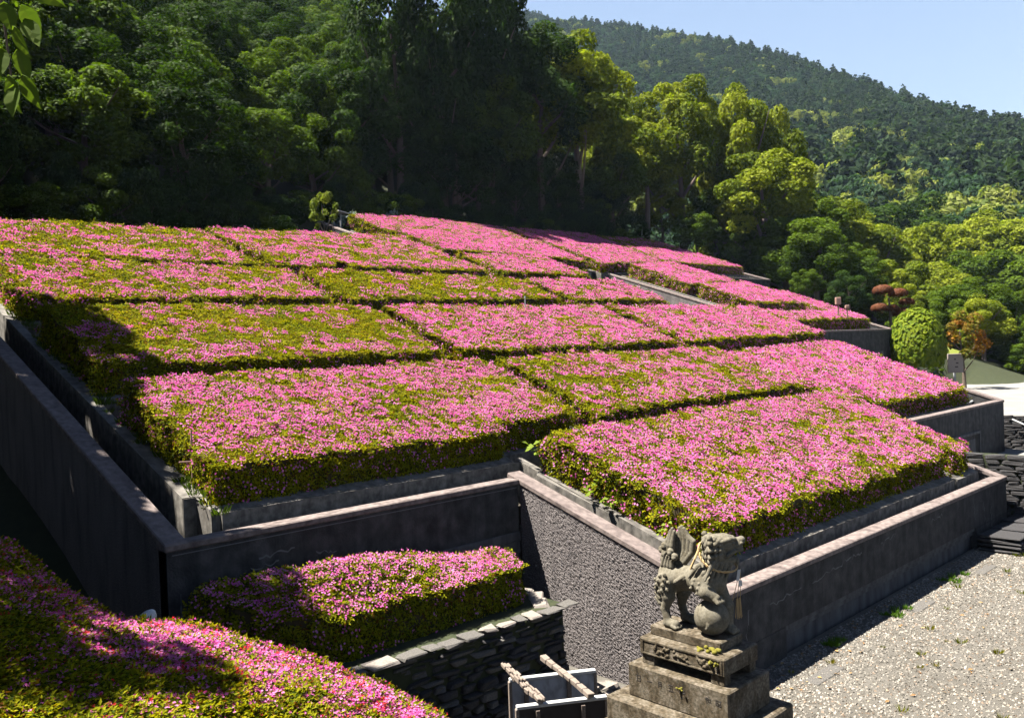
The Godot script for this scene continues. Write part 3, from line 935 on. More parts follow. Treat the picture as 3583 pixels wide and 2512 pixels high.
# dry stone wall of flat slabs between two points, front to the right of a->b; every slab a part when single
func dry_wall(label: String, a: Vector3, b: Vector3, h: float, th: float, courses: int, length: float, single: bool, sd: int) -> void:
	var o := thing("dry_stone_wall", label, "stone wall", a)
	rng.seed = sd
	var d := (b - a).normalized()
	var out := Vector3(-d.z, 0, d.x)
	var L := a.distance_to(b)
	var core := MB.new()
	core.cbox(Transform3D(Basis(d, Vector3.UP, d.cross(Vector3.UP)), d * L * 0.5 - out * th * 0.5 + Vector3(0, h * 0.5 - 0.03, 0)), Vector3(L - 0.06, h - 0.04, th), 0.01)
	part("wall_core", core.mesh(), M.soil, o)
	var shapes := []
	for k in 8:
		var mb := MB.new()
		mb.cbox(Transform3D(), Vector3(1, 1, 1), 0.09, Color.WHITE, 0.24 if single else 0.12, rng)
		shapes.append(mb.mesh())
	var joined := SurfaceTool.new()
	joined.begin(Mesh.PRIMITIVE_TRIANGLES)
	var y := 0.0
	var row := 0
	while y < h - 0.02:
		var rh := h / courses * rng.randf_range(0.5, 1.55)
		if y + rh > h - 0.06: rh = h - y
		var x := -rng.randf() * length * 0.5
		var batter := (1.0 - y / h) * 0.12
		while x < L - 0.05:
			var w := length * rng.randf_range(0.55, 1.5)
			var x0 := maxf(x, 0.0)
			var x1 := minf(x + w, L)
			x += w
			if x1 - x0 < 0.08: continue
			var dep := 0.26
			var bs := Basis(d, Vector3.UP, -out) * Basis(Vector3(0, 0, 1), rng.randf_range(-0.07, 0.07))
			var tr := Transform3D(bs.scaled_local(Vector3(x1 - x0 - 0.012, rh * 0.97, dep)), d * (x0 + x1) * 0.5 + Vector3(0, y + rh * 0.5, 0) + out * (batter - dep * 0.5 + 0.06 + rng.randf_range(-0.05, 0.05) * (1.0 if single else 0.5)))
			if single:
				var s := part("stone", shapes[rng.randi() % 8], M.dry if rng.randf() < 0.7 else M.dry_pale, o)
				s.transform = tr
			else:
				joined.append_from(shapes[rng.randi() % 8], 0, tr)
		y += rh
		row += 1
	if not single:
		part("stones", joined.commit(), M.dry, o, "stuff")

func tuft(n: int, h: float, sd: int, col: Color) -> ArrayMesh:
	rng.seed = sd
	var mb := MB.new()
	for i in n:
		var a := rng.randf() * TAU
		var d := Vector3(cos(a) * 0.5, rng.randf_range(0.6, 1.2), sin(a) * 0.5).normalized()
		leaf_blade(mb, Vector3(cos(a), 0, sin(a)) * rng.randf() * h * 0.6, d, Vector3(-d.z, 0.3, d.x), h * rng.randf_range(0.6, 1.2), h * 0.14, col * rng.randf_range(0.7, 1.3))
	return mb.mesh()

func _ready() -> void:
	# ------------------------------------------------------------ camera, sky, sun
	var cam := Camera3D.new()
	cam.name = "camera"
	add_child(cam)
	cam.transform = Transform3D(Basis(Vector3(0.720652, -0.035695, 0.692378), Vector3(0.036029, 0.999252, 0.014016), Vector3(-0.69236, 0.014845, 0.721399)), Vector3(0, 6, 0))
	cam.fov = 46.32
	cam.near = 0.1
	cam.far = 4000.0
	var we := WorldEnvironment.new()
	we.name = "environment"
	var env := Environment.new()
	env.background_mode = Environment.BG_SKY
	var sk := ProceduralSkyMaterial.new()
	sk.sky_top_color = Color(0.22, 0.40, 0.70)
	sk.sky_horizon_color = Color(0.79, 0.885, 0.985)
	sk.sky_curve = 0.6
	sk.ground_horizon_color = Color(0.60, 0.66, 0.68)
	sk.ground_bottom_color = Color(0.20, 0.22, 0.18)
	sk.sun_angle_max = 1.0
	var cirrus := FastNoiseLite.new()
	cirrus.seed = 12
	cirrus.frequency = 0.006
	cirrus.fractal_octaves = 5
	var cover := NoiseTexture2D.new()
	cover.width = 1024
	cover.height = 512
	cover.seamless = true
	cover.noise = cirrus
	var cg := Gradient.new()
	cg.offsets = PackedFloat32Array([0.0, 0.45, 1.0])
	cg.colors = PackedColorArray([Color(0, 0, 0), Color(0.10, 0.10, 0.10), Color(0.36, 0.36, 0.35)])
	cover.color_ramp = cg
	sk.sky_cover = cover
	sk.sky_cover_modulate = Color(1, 1, 1, 0.6)
	var sky := Sky.new()
	sky.sky_material = sk
	env.sky = sky
	env.tonemap_mode = Environment.TONE_MAPPER_LINEAR
	env.tonemap_exposure = 7.8
	env.background_energy_multiplier = 0.142
	env.fog_enabled = true
	env.fog_density = 0.00006
	env.fog_light_color = Color(0.70, 0.80, 0.93)
	env.sdfgi_enabled = true
	env.ssao_enabled = true
	env.ssil_enabled = true
	we.environment = env
	add_child(we)
	var sun := DirectionalLight3D.new()
	sun.name = "sun"
	add_child(sun)
	sun.light_energy = 1.6
	sun.light_color = Color(1.0, 0.97, 0.92)
	sun.light_angular_distance = 0.5
	sun.shadow_enabled = true
	sun.look_at_from_position(Vector3.ZERO, -Vector3(-0.34, 1.0, -0.33), Vector3.UP)

	nz.seed = 3
	nz.frequency = 0.03
	nz.fractal_octaves = 4
	nz2.seed = 8
	nz2.frequency = 0.05
	nz2.fractal_octaves = 3
	make_materials()
	make_clumps()
	make_trees()

	# ------------------------------------------------------------ ground
	var rows := []
	for j in 25:
		var r := []
		for i in 25:
			r.append(Vector3((i - 12) * 160.0, -0.45, (j - 12) * 160.0))
		rows.append(r)
	struct("ground", grid_mesh(rows), M.gravel)
	struct("paved_forecourt", block_mesh(Vector3(8.6, -0.6, -7.6), Vector3(12.49, -0.004, 60.0), 0.01), M.gravel)
	struct("gravel_court", block_mesh(Vector3(12.5, -0.6, -7.95), Vector3(60.0, 0.0, 60.0), 0.01), M.gravel)
	struct("upper_court", block_mesh(Vector3(42.35, -0.5, -22.6), Vector3(72.5, 2.1, 30.0), 0.02), M.court)
	struct("lower_terrace", block_mesh(Vector3(28.35, -0.4, -11.9), Vector3(42.3, 0.6, 30.0), 0.02), M.court)
	rows = []
	for j in 70:
		var r := []
		var z := -13.1 - j * 0.784 if j < 50 else -52.3 - (j - 50) * 6.0
		for i in 92:
			var x := -70.0 + i * 2.5
			r.append(Vector3(x, ground_y(x, z) + nz.get_noise_2d(x * 4.0, z * 4.0) * 0.3, z))
		rows.append(r)
	struct("hillside_ground", grid_mesh(rows), M.soil)
	rows = []
	for j in 12:
		var r := []
		var z := -22.8 - j * 1.7
		for i in 5:
			var x := 66.3 + i * 1.6
			r.append(Vector3(x, ground_y(maxf(x, 67.6), z) + 0.25, z))
		rows.append(r)
	struct("lawn", grid_mesh(rows), M.lawn)
	var ridge := [[0.62, 880, 0.41], [0.7545, 820, 0.4057], [0.8330, 760, 0.3863], [0.9008, 740, 0.3760], [0.9520, 700, 0.3633], [1.0318, 640, 0.3411], [1.1080, 580, 0.3079], [1.1536, 540, 0.2828], [1.1803, 510, 0.2723], [1.2399, 460, 0.2366], [1.3179, 420, 0.2017], [1.3920, 400, 0.1709], [1.6, 380, 0.12]]
	rows = []
	for j in 30:
		var r := []
		for i in 60:
			r.append(mountain(ridge, 0.765 + i * 0.83 / 59.0, j / 26.0))
		rows.append(r)
	struct("mountain", grid_mesh(rows), M.soil)

	# ------------------------------------------------------------ the terraced roof building
	building()
	beds()
	# ------------------------------------------------------------ objects in front
	foreground()
	pedestal()
	komainu()
	board_frame()
	court_things()
	# ------------------------------------------------------------ trees
	forest()
	mountain_trees(ridge)

func mountain(ridge: Array, az: float, t: float) -> Vector3:
	var k := 0
	while k < ridge.size() - 2 and az > ridge[k + 1][0]: k += 1
	var u: float = clampf((az - ridge[k][0]) / (ridge[k + 1][0] - ridge[k][0]), 0, 1)
	var R: float = lerpf(ridge[k][1], ridge[k + 1][1], u)
	var E: float = lerpf(ridge[k][2], ridge[k + 1][2], u)
	var top := R * E - 9.0 + 6.0
	var tt := minf(t, 1.0)
	var r := lerpf(150.0, R, t)
	var y := 4.0 + (top - 4.0) * (0.75 * tt + 0.25 * tt * tt)
	y += nz.get_noise_2d(az * 260.0, r * 0.35) * 16.0 * tt * (1.0 - tt)
	if t > 1.0: y = top - (t - 1.0) * R * 0.5
	return Vector3(sin(az) * r, y, -cos(az) * r)

func building() -> void:
	var o := thing("terraced_building", "dark concrete terraced building whose sloping roof carries the azalea beds", "building")
	for q in [[5.2, 28.6, -13.03, -38.6], [12.6, 27.5, -8.2, -13.03], [27.5, 41.0, -12.0, -24.6], [28.6, 43.0, -24.6, -36.2], [41.0, 55.3, -22.5, -36.2], [28.9, 65.8, -36.2, -48.6]]:
		var mb := MB.new()
		var A := Vector3(q[0], cap_y(q[2]) - 0.75, q[2])
		var B := Vector3(q[1], cap_y(q[2]) - 0.75, q[2])
		var C := Vector3(q[1], cap_y(q[3]) - 0.75, q[3])
		var D := Vector3(q[0], cap_y(q[3]) - 0.75, q[3])
		var dn := Vector3(0, -0.4, 0)
		mb.quad(A, B, C, D)
		mb.quad(A + dn, B + dn, C + dn, D + dn)
		mb.quad(A, B, B + dn, A + dn)
		mb.quad(B, C, C + dn, B + dn)
		mb.quad(C, D, D + dn, C + dn)
		mb.quad(D, A, A + dn, D + dn)
		part("roof_slab", mb.mesh(), M.slab, o)
	# front wall nearest the gravel, with a stepped recessed panel
	var z := -7.866
	var p := thing("parapet_wall", "long stained concrete wall with recessed panel along the gravel court", "concrete wall")
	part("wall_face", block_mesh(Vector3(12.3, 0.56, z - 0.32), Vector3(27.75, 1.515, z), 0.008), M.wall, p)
	part("wall_pier", block_mesh(Vector3(12.3, -0.5, z - 0.32), Vector3(14.45, 0.557, z), 0.008), M.wall, p)
	part("wall_pier", block_mesh(Vector3(25.1, -0.1, z - 0.32), Vector3(27.75, 0.557, z), 0.008), M.wall, p)
	part("panel_moulding", block_mesh(Vector3(14.453, 0.44, z - 0.32), Vector3(25.097, 0.557, z - 0.06), 0.008), M.panel, p)
	part("panel_moulding", block_mesh(Vector3(14.453, 0.32, z - 0.32), Vector3(25.097, 0.438, z - 0.11), 0.008), M.panel, p)
	part("recessed_panel", block_mesh(Vector3(14.453, -0.1, z - 0.32), Vector3(25.097, 0.318, z - 0.17), 0.008), M.panel, p)
	part("coping", coping_mesh(Vector2(12.27, z + 0.03), Vector2(27.78, z + 0.03), 0.38, 1.63, 1.63, 0.11), M.cap, p)
	rng.seed = 21
	for q in [[13.1, 1.2, 12.95, 0.15], [13.9, 1.08, 15.1, 1.16], [15.5, 1.17, 16.9, 1.26], [17.0, 1.3, 17.8, 1.28], [18.8, 1.28, 19.6, 1.38], [21.8, 1.3, 22.5, 1.34], [24.9, 1.35, 24.95, 0.75], [25.7, 1.2, 25.75, 0.6], [26.3, 1.0, 26.35, 0.2]]:
		var mb := MB.new()
		var n := 14
		var last := []
		for i in n + 1:
			var t := float(i) / n
			var c := Vector3(lerpf(q[0], q[2], t) + rng.randf_range(-0.04, 0.04), lerpf(q[1], q[3], t) + rng.randf_range(-0.05, 0.05), z + 0.004)
			var w := rng.randf_range(0.002, 0.022)
			var dd := Vector3(q[3] - q[1], q[2] - q[0], 0).normalized() * w
			if last.size(): mb.quad(last[0], last[1], c - dd, c + dd)
			last = [c + dd, c - dd]
		part("mineral_streak", mb.mesh(), M.chalk, p)
	# pebble-dashed return wall, real relief
	p = thing("parapet_wall", "sunlit pebble-dashed return wall with sloping coping behind the lion-dog", "concrete wall")
	var f := FastNoiseLite.new()
	f.noise_type = FastNoiseLite.TYPE_SIMPLEX_SMOOTH
	f.frequency = 25.0
	f.fractal_octaves = 2
	f.seed = 6
	var R := []
	for j in 170:
		var r := []
		for i in 250:
			var zz := lerpf(-12.72, -7.866, i / 249.0)
			var top := cap_y(zz) - 0.10
			var y := lerpf(-0.55, top, j / 169.0)
			var edge := minf(minf(i, 249 - i), 3.0) / 3.0
			r.append(Vector3(12.3 - maxf(0.0, f.get_noise_2d(zz, y) + 0.2) * 0.034 * edge, y, zz))
		R.append(r)
	part("wall_face", grid_mesh(R, Vector3.LEFT), M.rough, p)
	part("wall_back", wall_mesh(Vector2(12.32, -12.72), Vector2(12.32, -7.9), 0.28, cap_y(-12.72) - 0.1, cap_y(-7.9) - 0.1, -0.55), M.wall, p)
	part("coping", coping_mesh(Vector2(12.26, -13.05), Vector2(12.26, -7.85), 0.38, cap_y(-13.05) + 0.006, cap_y(-7.85) + 0.006), M.cap, p)
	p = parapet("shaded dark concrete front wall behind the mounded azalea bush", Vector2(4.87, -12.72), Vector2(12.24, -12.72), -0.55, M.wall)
	part("panel_moulding", block_mesh(Vector3(9.0, 1.92, -12.717), Vector3(12.24, 2.105, -12.68), 0.01), M.panel, p)
	part("panel_moulding", block_mesh(Vector3(9.0, 1.65, -12.717), Vector3(12.24, 1.917, -12.70), 0.01), M.panel, p)
	for q in [[5.3, 2.1, 5.75, 2.45], [5.06, 2.4, 5.04, 1.4], [6.2, 2.55, 6.7, 2.6], [6.35, 2.72, 7.0, 2.74], [7.4, 2.6, 7.8, 2.56]]:
		var mb := MB.new()
		var last := []
		for i in 11:
			var t := float(i) / 10
			var c := Vector3(lerpf(q[0], q[2], t), lerpf(q[1], q[3], t) + rng.randf_range(-0.04, 0.04), -12.716)
			var w := rng.randf_range(0.002, 0.02)
			var dd := Vector3(q[3] - q[1], q[2] - q[0], 0).normalized() * w
			if last.size(): mb.quad(last[0], last[1], c - dd, c + dd)
			last = [c + dd, c - dd]
		part("mineral_streak", mb.mesh(), M.chalk, p)
	part("drip_edge", block_mesh(Vector3(4.95, 3.02, -12.717), Vector3(12.2, 3.035, -12.709), 0.001), M.chalk, p)
	p = parapet("long left-hand side wall climbing the slope in deep shade", Vector2(4.87, -40.0), Vector2(4.87, -12.74), -0.55, M.rough)
	parapet("right end wall of the nearest module, sloping coping beside the dry stone wall", Vector2(27.75, -7.9), Vector2(27.75, -11.7), -0.1, M.wall)
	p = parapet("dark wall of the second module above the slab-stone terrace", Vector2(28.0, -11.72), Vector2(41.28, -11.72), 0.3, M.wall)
	part("panel_moulding", block_mesh(Vector3(30.0, 1.72, -11.715), Vector3(38.0, 1.84, -11.66), 0.01), M.panel, p)
	part("panel_moulding", block_mesh(Vector3(37.88, 0.5, -11.715), Vector3(38.0, 1.717, -11.66), 0.01), M.panel, p)
	part("recessed_panel", block_mesh(Vector3(30.0, 0.5, -11.715), Vector3(37.4, 1.55, -11.69), 0.01), M.panel, p)
	parapet("right end wall of the second module beside the upper court", Vector2(41.28, -11.74), Vector2(41.28, -22.1), 0.3, M.wall)
	p = parapet("dark wall of the third module beside the round green shrub", Vector2(41.5, -22.17), Vector2(55.58, -22.17), 1.9, M.wall)
	part("panel_moulding", block_mesh(Vector3(50.0, 4.75, -22.165), Vector3(54.0, 4.90, -22.10), 0.01), M.panel, p)
	part("panel_moulding", block_mesh(Vector3(53.85, 3.2, -22.165), Vector3(54.0, 4.747, -22.10), 0.01), M.panel, p)
	parapet("right end wall of the third module", Vector2(55.58, -22.2), Vector2(55.58, -36.4), 1.9, M.wall)
	parapet("dark wall of the fourth module next to the sunlit lawn", Vector2(55.8, -36.5), Vector2(66.1, -36.5), 6.0, M.wall)
	parapet("right end wall of the fourth module below the tall trees", Vector2(66.1, -36.53), Vector2(66.1, -49.0), 6.0, M.wall)
	parapet("short end wall in the notch between upper and lower beds", Vector2(36.9, -35.9), Vector2(42.95, -35.9), 7.5, M.wall)
	parapet("sunlit sloping wall with pale coping crossing the middle beds", Vector2(43.05, -35.9), Vector2(43.05, -24.6), 4.0, M.rough)
	p = parapet("stub of dark wall at the foot of the forest, left of the highest bed", Vector2(28.6, -47.3), Vector2(28.6, -38.9), 9.0, M.wall)
	# inner kerbs round the planting
	var kerbs := [
		["inner kerb along the shaded left side wall", Vector2(5.7, -38.4), Vector2(5.7, -14.1), 0.22, -0.01],
		["kerb corner beside the pipe at the left end of the front bed", Vector2(5.705, -14.08), Vector2(6.07, -14.08), 0.24, -0.02],
		["pale kerb under the front left azalea bed", Vector2(6.08, -13.42), Vector2(13.0, -13.42), 0.3, -0.02],
		["sunlit inner kerb behind the pebble-dashed wall", Vector2(13.02, -13.6), Vector2(13.02, -8.66), 0.2, 0.0],
		["stained inner kerb under the azaleas nearest the lion-dog", Vector2(13.05, -8.45), Vector2(25.2, -8.45), 0.3, -0.01],
		["kerb corner projecting under the narrow right end of the nearest bed", Vector2(25.35, -8.42), Vector2(27.1, -8.42), 0.4, -0.01],
		["inner kerb of the second module", Vector2(29.6, -12.45), Vector2(39.5, -12.45), 0.4, -0.32],
		["inner kerb of the third module", Vector2(43.4, -22.85), Vector2(55.0, -22.85), 0.4, -0.3],
		["inner kerb of the fourth module", Vector2(56.2, -37.3), Vector2(64.0, -37.3), 0.4, 0.0],
		["inner kerb above the sloping middle wall", Vector2(43.65, -34.8), Vector2(43.65, -25.3), 0.2, 0.02]]
	for q in kerbs:
		var kb := part("kerb", wall_mesh(q[1], q[2], q[3], cap_y(q[1].y) + q[4], cap_y(q[2].y) + q[4], cap_y(maxf(q[1].y, q[2].y)) - 1.2), M.curb, self)
		tag(kb, q[0], "kerb")

func pv(a: Array) -> PackedVector2Array:
	var o := PackedVector2Array()
	for i in range(0, a.size(), 2): o.append(Vector2(a[i], a[i + 1]))
	return o

func beds() -> void:
	var g := "clipped azalea beds on the stepped roof"
	var T := [
		["pink azalea bed nearest the lion-dog, above the gravel court wall", [13.0, -12.75, 13.25, -8.6, 25.3, -8.65, 25.4, -9.6, 25.75, -9.6, 25.8, -8.6, 27.2, -8.6, 27.25, -12.9], -8.6, -12.8, 0.66, 0.32],
		["front left azalea bed, largest, above the shaded front wall", [5.85, -17.4, 6.05, -13.6, 12.8, -13.6, 12.9, -13.95, 15.6, -13.95, 15.65, -17.5], -13.7, -17.5, 0.62, 0.2],
		["azalea bed with green middle, behind the one nearest the lion-dog", [16.2, -17.5, 16.2, -13.85, 27.5, -14.05, 27.35, -17.6], -13.9, -17.55, 0.44, 0.3],
		["solid pink azalea bed at the right end, beside the upper court", [28.0, -17.9, 28.4, -14.3, 30.5, -12.6, 39.4, -12.5, 39.8, -18.6], -12.5, -18.4, 0.92, 0.5, -0.33],
		["mostly green azalea bed with tree shadow on its left end", [5.85, -22.9, 6.0, -19.0, 15.55, -19.1, 15.65, -23.0], -19.05, -22.95, 0.22, 0.12],
		["pink azalea bed with a thin stake, middle of the second row", [16.2, -23.1, 16.2, -19.1, 27.45, -19.1, 27.55, -23.4], -19.1, -23.3, 0.66, 0.25],
		["pink azalea bed left of the third concrete module", [28.15, -23.5, 28.1, -19.2, 41.0, -19.6, 41.0, -23.7], -19.3, -23.6, 0.74, 0.4],
		["azalea bed above the third module, beside the round green shrub", [42.6, -24.9, 44.5, -23.0, 54.9, -23.0, 54.9, -29.5, 51.9, -29.5, 51.7, -24.9], -23.0, -29.0, 0.85, 0.4, -0.3],
		["green and pink azalea bed at the left edge, third row", [5.85, -28.3, 6.0, -24.7, 15.55, -25.0, 15.65, -28.3], -24.9, -28.3, 0.38, 0.3],
		["olive green azalea bed in the middle of the third row", [16.2, -28.3, 16.2, -25.0, 27.6, -25.5, 27.7, -28.4], -25.2, -28.4, 0.22, 0.3],
		["pink azalea bed left of the sloping middle wall, third row", [28.2, -28.3, 28.45, -25.5, 36.3, -25.8, 35.6, -28.9], -25.7, -28.6, 0.72, 0.4],
		["azalea bed in the upper left corner under the forest", [5.85, -34.7, 5.95, -29.8, 15.55, -30.1, 15.6, -35.3], -29.9, -35.0, 0.34, 0.3],
		["azalea bed below the stub wall, with a notch in its front edge", [16.15, -36.2, 16.35, -30.2, 19.2, -30.4, 19.3, -31.2, 20.0, -31.2, 20.1, -30.5, 28.2, -30.8, 28.0, -37.7], -30.5, -36.8, 0.42, 0.4],
		["pink azalea bed ending at the notch wall, fourth row", [28.7, -34.2, 28.8, -30.7, 36.5, -30.9, 36.0, -34.8], -30.8, -34.4, 0.78, 0.4],
		["highest left azalea bed under the dark trees", [29.2, -45.3, 29.4, -41.0, 42.3, -41.2, 43.5, -46.3, 36.0, -46.7], -41.1, -46.0, 0.62, 0.2],
		["azalea bed above the notch wall, fifth row left", [29.4, -40.6, 29.5, -36.0, 37.0, -36.0, 41.4, -35.3, 41.9, -40.7], -35.8, -40.6, 0.78, 0.62],
		["highest middle azalea bed, solid pink", [44.0, -46.5, 43.1, -42.0, 55.5, -43.6, 55.0, -47.3], -42.8, -46.8, 0.9, 0.62],
		["highest right azalea bed, greenest of the top row", [55.8, -47.3, 56.2, -43.9, 65.8, -44.9, 64.0, -47.6], -44.2, -47.4, 0.46, 0.4],
		["azalea bed in the middle of the fifth row", [42.5, -41.0, 42.2, -35.2, 51.5, -37.0, 52.8, -42.0], -36.2, -41.5, 0.82, 0.62],
		["azalea bed above the fourth module, below the tall trunks", [53.4, -42.2, 52.2, -37.6, 64.0, -37.5, 63.2, -42.8], -37.5, -42.4, 0.86, 0.62],
		["upper of two solid pink azalea beds right of the sloping middle wall", [43.6, -34.3, 43.9, -29.7, 52.3, -31.2, 50.8, -36.2], -30.0, -35.2, 0.9, 0.62],
		["lower of two solid pink azalea beds right of the sloping middle wall", [43.8, -29.1, 44.0, -25.5, 51.2, -25.5, 51.6, -30.5], -25.5, -29.8, 0.95, 0.62]]
	for t in T:
		drop = t[6] if t.size() > 6 else 0.0
		hedge(t[0], g, pv(t[1]), t[2], t[3], t[4], 0, t[5])
	drop = 0.0
	hedge("mounded azalea bush tapering to the left on the dry stone wall", "", pv([4.95, -12.2, 5.4, -11.7, 6.1, -11.35, 7.0, -11.2, 10.8, -11.15, 11.1, -11.35, 11.2, -12.1, 10.8, -12.42, 5.3, -12.48]), -11.2, -12.4, 0.76, 1, 0.16)

func foreground() -> void:
	# azalea bank in the lower left corner
	var o := thing("azalea_bank", "azalea bank sloping across the lower left corner, green below and pink along its edge", "azalea bank")
	var ridge := PackedVector3Array([Vector3(1.2, 4.75, -11.0), Vector3(2.19, 4.11, -10.27), Vector3(2.38, 3.87, -10.04), Vector3(2.68, 3.52, -9.77), Vector3(3.03, 3.25, -9.48), Vector3(3.21, 3.19, -9.23), Vector3(3.51, 3.13, -8.92), Vector3(3.93, 3.01, -8.55), Vector3(4.17, 2.9, -8.23), Vector3(4.48, 2.74, -7.86), Vector3(4.77, 2.56, -7.47), Vector3(5.04, 2.4, -7.07), Vector3(5.23, 2.26, -6.7), Vector3(5.5, 2.0, -6.1)])
	var near := PackedVector3Array([Vector3(-0.2, 4.6, -7.0), Vector3(0.3, 4.35, -6.8), Vector3(0.6, 4.2, -6.7), Vector3(0.9, 4.0, -6.5), Vector3(1.2, 3.75, -6.4), Vector3(1.5, 3.55, -6.3), Vector3(1.8, 3.4, -6.25), Vector3(2.2, 3.2, -6.2), Vector3(2.5, 3.05, -6.1), Vector3(2.9, 2.85, -6.0), Vector3(3.3, 2.65, -5.9), Vector3(3.7, 2.45, -5.8), Vector3(4.0, 2.25, -5.7), Vector3(4.4, 2.0, -5.4)])
	var R := []
	for j in 12:
		var r := []
		for i in ridge.size():
			var a := ridge[i]
			var out := Vector3(0.5, 0, -0.86)
			if j == 0: r.append(a + out * 0.55 + Vector3(0, -2.6, 0))
			elif j == 1: r.append(a + out * 0.42 + Vector3(0, -0.7, 0))
			elif j == 2: r.append(a + out * 0.2 + Vector3(0, -0.22, 0))
			else:
				var t := (j - 3) / 8.0
				r.append(a.lerp(near[i], t) + Vector3(0, sin(t * PI) * 0.10 - 0.05, 0))
		R.append(r)
	part("shaded_inner_branches", grid_mesh(R), M.core, o)
	rng.seed = 404
	var pts := []
	for n in 9500:
		var u := rng.randf() * (ridge.size() - 1.001)
		var t := rng.randf()
		if rng.randf() < 0.13: t = -rng.randf() * 0.09
		var i := int(u)
		var a := ridge[i].lerp(ridge[i + 1], u - i)
		var b := near[i].lerp(near[i + 1], u - i)
		var p := a.lerp(b, t) + Vector3(0, sin(clampf(t, 0, 1) * PI) * 0.10, 0)
		var nr := Vector3(0.12, 1, 0.1).normalized()
		if t < 0.0:
			p = a + Vector3(0.5, 0, -0.86) * (-t * 4.6) + Vector3(0, -t * t * 86.0, 0)
			nr = Vector3(0.5, 0.7, -0.8).normalized()
		p.y += nz.get_noise_2d(p.x * 30.0, p.z * 30.0) * 0.10 - 0.02
		var f := nz.get_noise_2d(p.x * 40.0, p.z * 40.0)
		var ch := clampf(0.84 - t * 0.66 + f * 1.1, 0.08, 0.9)
		pts.append([p, nr, ch * (0.6 if t > 0.4 else 1.0), t > 0.6])
	plant(o, pts, 0.72, 0.10)
	# pale lamp cover poking out beside the wall foot
	var mb := MB.new()
	var rings := []
	for j in 8:
		var t := j / 7.0
		var r := sin(acos(t * 0.98)) * 0.115
		var ring := []
		for k in 14: ring.append(Vector3(cos(TAU * k / 14) * r, t * 0.24, sin(TAU * k / 14) * r))
		rings.append(ring)
	for j in 7:
		for k in 14: mb.quad(rings[j][k], rings[j][(k + 1) % 14], rings[j + 1][(k + 1) % 14], rings[j + 1][k])
	var dome := part("white_cap", mb.mesh(), M.white, self)
	dome.transform = Transform3D(Basis(Vector3(0.2, 0, 1).normalized(), -0.75), Vector3(3.50, 2.90, -9.98))
	tag(dome, "white rounded cap of a pipe at the corner of the shaded wall", "pipe cap")
	# leafy twig hanging in at the top left corner
	o = thing("leafy_branch", "hanging branch with broad leaves in the top left corner", "branch", Vector3(0.60, 7.06, -2.62))
	mb = MB.new()
	mb.tube(PackedVector3Array([Vector3(-0.25, 0.35, 0.06), Vector3(-0.05, 0.12, 0.02), Vector3(0.015, -0.02, 0), Vector3(0.03, -0.2, 0), Vector3(0.04, -0.33, 0)]), PackedFloat32Array([0.008, 0.006, 0.004, 0.003, 0.002]), 6)
	part("twig", mb.mesh(), M.bark, o)
	var lm := MB.new()
	for i in 6:
		for s in [-1.0, 1.0]:
			var t0 := i / 6.0
			var t1 := (i + 1) / 6.0
			var w0 := sin(PI * pow(t0, 0.75)) * 0.026
			var w1 := sin(PI * pow(t1, 0.75)) * 0.026
			lm.quad(Vector3(0, -t0 * 0.10, -t0 * t0 * 0.02), Vector3(s * w0, -t0 * 0.10, 0.006 - t0 * t0 * 0.02), Vector3(s * w1, -t1 * 0.10, 0.006 - t1 * t1 * 0.02), Vector3(0, -t1 * 0.10, -t1 * t1 * 0.02), Color(0.10, 0.16, 0.025) if s > 0 else Color(0.12, 0.18, 0.03))
	var blade := lm.mesh()
	rng.seed = 31
	for q in [[0.0, -0.02, -0.5], [0.07, 0.06, 0.6], [0.10, -0.02, 0.9], [0.03, -0.07, 0.2], [0.075, -0.08, 0.5], [0.0, -0.13, -0.4], [0.05, -0.14, 0.25], [0.085, -0.12, 0.45], [0.02, -0.19, -0.1], [0.06, -0.2, 0.3], [0.0, -0.24, -0.5], [0.035, -0.27, 0.05], [0.07, -0.27, 0.25], [0.045, -0.30, 0.1], [-0.01, 0.04, -0.2], [0.04, 0.03, 0.1]]:
		var lf := part("leaf", blade, M.leaf, o)
		lf.transform = Transform3D(Basis.from_euler(Vector3(rng.randf_range(-0.5, 0.3), -0.75 + rng.randf_range(-0.7, 0.7), q[2])).scaled(Vector3.ONE * rng.randf_range(0.85, 1.15)), Vector3(q[0] * 0.72, q[1], q[0] * 0.69 + rng.randf_range(-0.02, 0.02)))
	# dry stone wall under the mounded bush
	dry_wall("dark dry stone wall of flat slabs under the mounded azalea bush", Vector3(5.9, -0.42, -10.85), Vector3(11.2, -0.42, -10.55), 1.6, 0.7, 14, 0.42, true, 71)
	rng.seed = 72
	o = thing("stone_coping_row", "sunlit row of flat stones capping the dry stone wall below the bush", "stone row", Vector3(0, 1.18, 0))
	var x := 5.9
	while x < 11.15:
		var w := rng.randf_range(0.22, 0.6)
		mb = MB.new()
		mb.cbox(Transform3D(Basis(Vector3.UP, rng.randf_range(-0.12, 0.06)), Vector3(x + w / 2, 0.045, -10.76 + rng.randf_range(-0.03, 0.05) + (x - 5.9) * 0.05)), Vector3(w - 0.02, rng.randf_range(0.07, 0.12), rng.randf_range(0.26, 0.40)), 0.018, Color.WHITE, 0.05, rng)
		part("stone", mb.mesh(), M.flag if rng.randf() < 0.35 else M.dry_pale, o)
		x += w
	x = 10.35
	for q in [[11.05, -11.0, 0.5], [11.3, -11.35, 0.45], [11.4, -11.75, 0.4]]:
		mb = MB.new()
		mb.cbox(Transform3D(Basis(Vector3.UP, rng.randf()), Vector3(q[0], 0.02, q[1])), Vector3(q[2], 0.12, 0.34), 0.02, Color.WHITE, 0.06, rng)
		part("stone", mb.mesh(), M.flag, o)
	mb = MB.new()
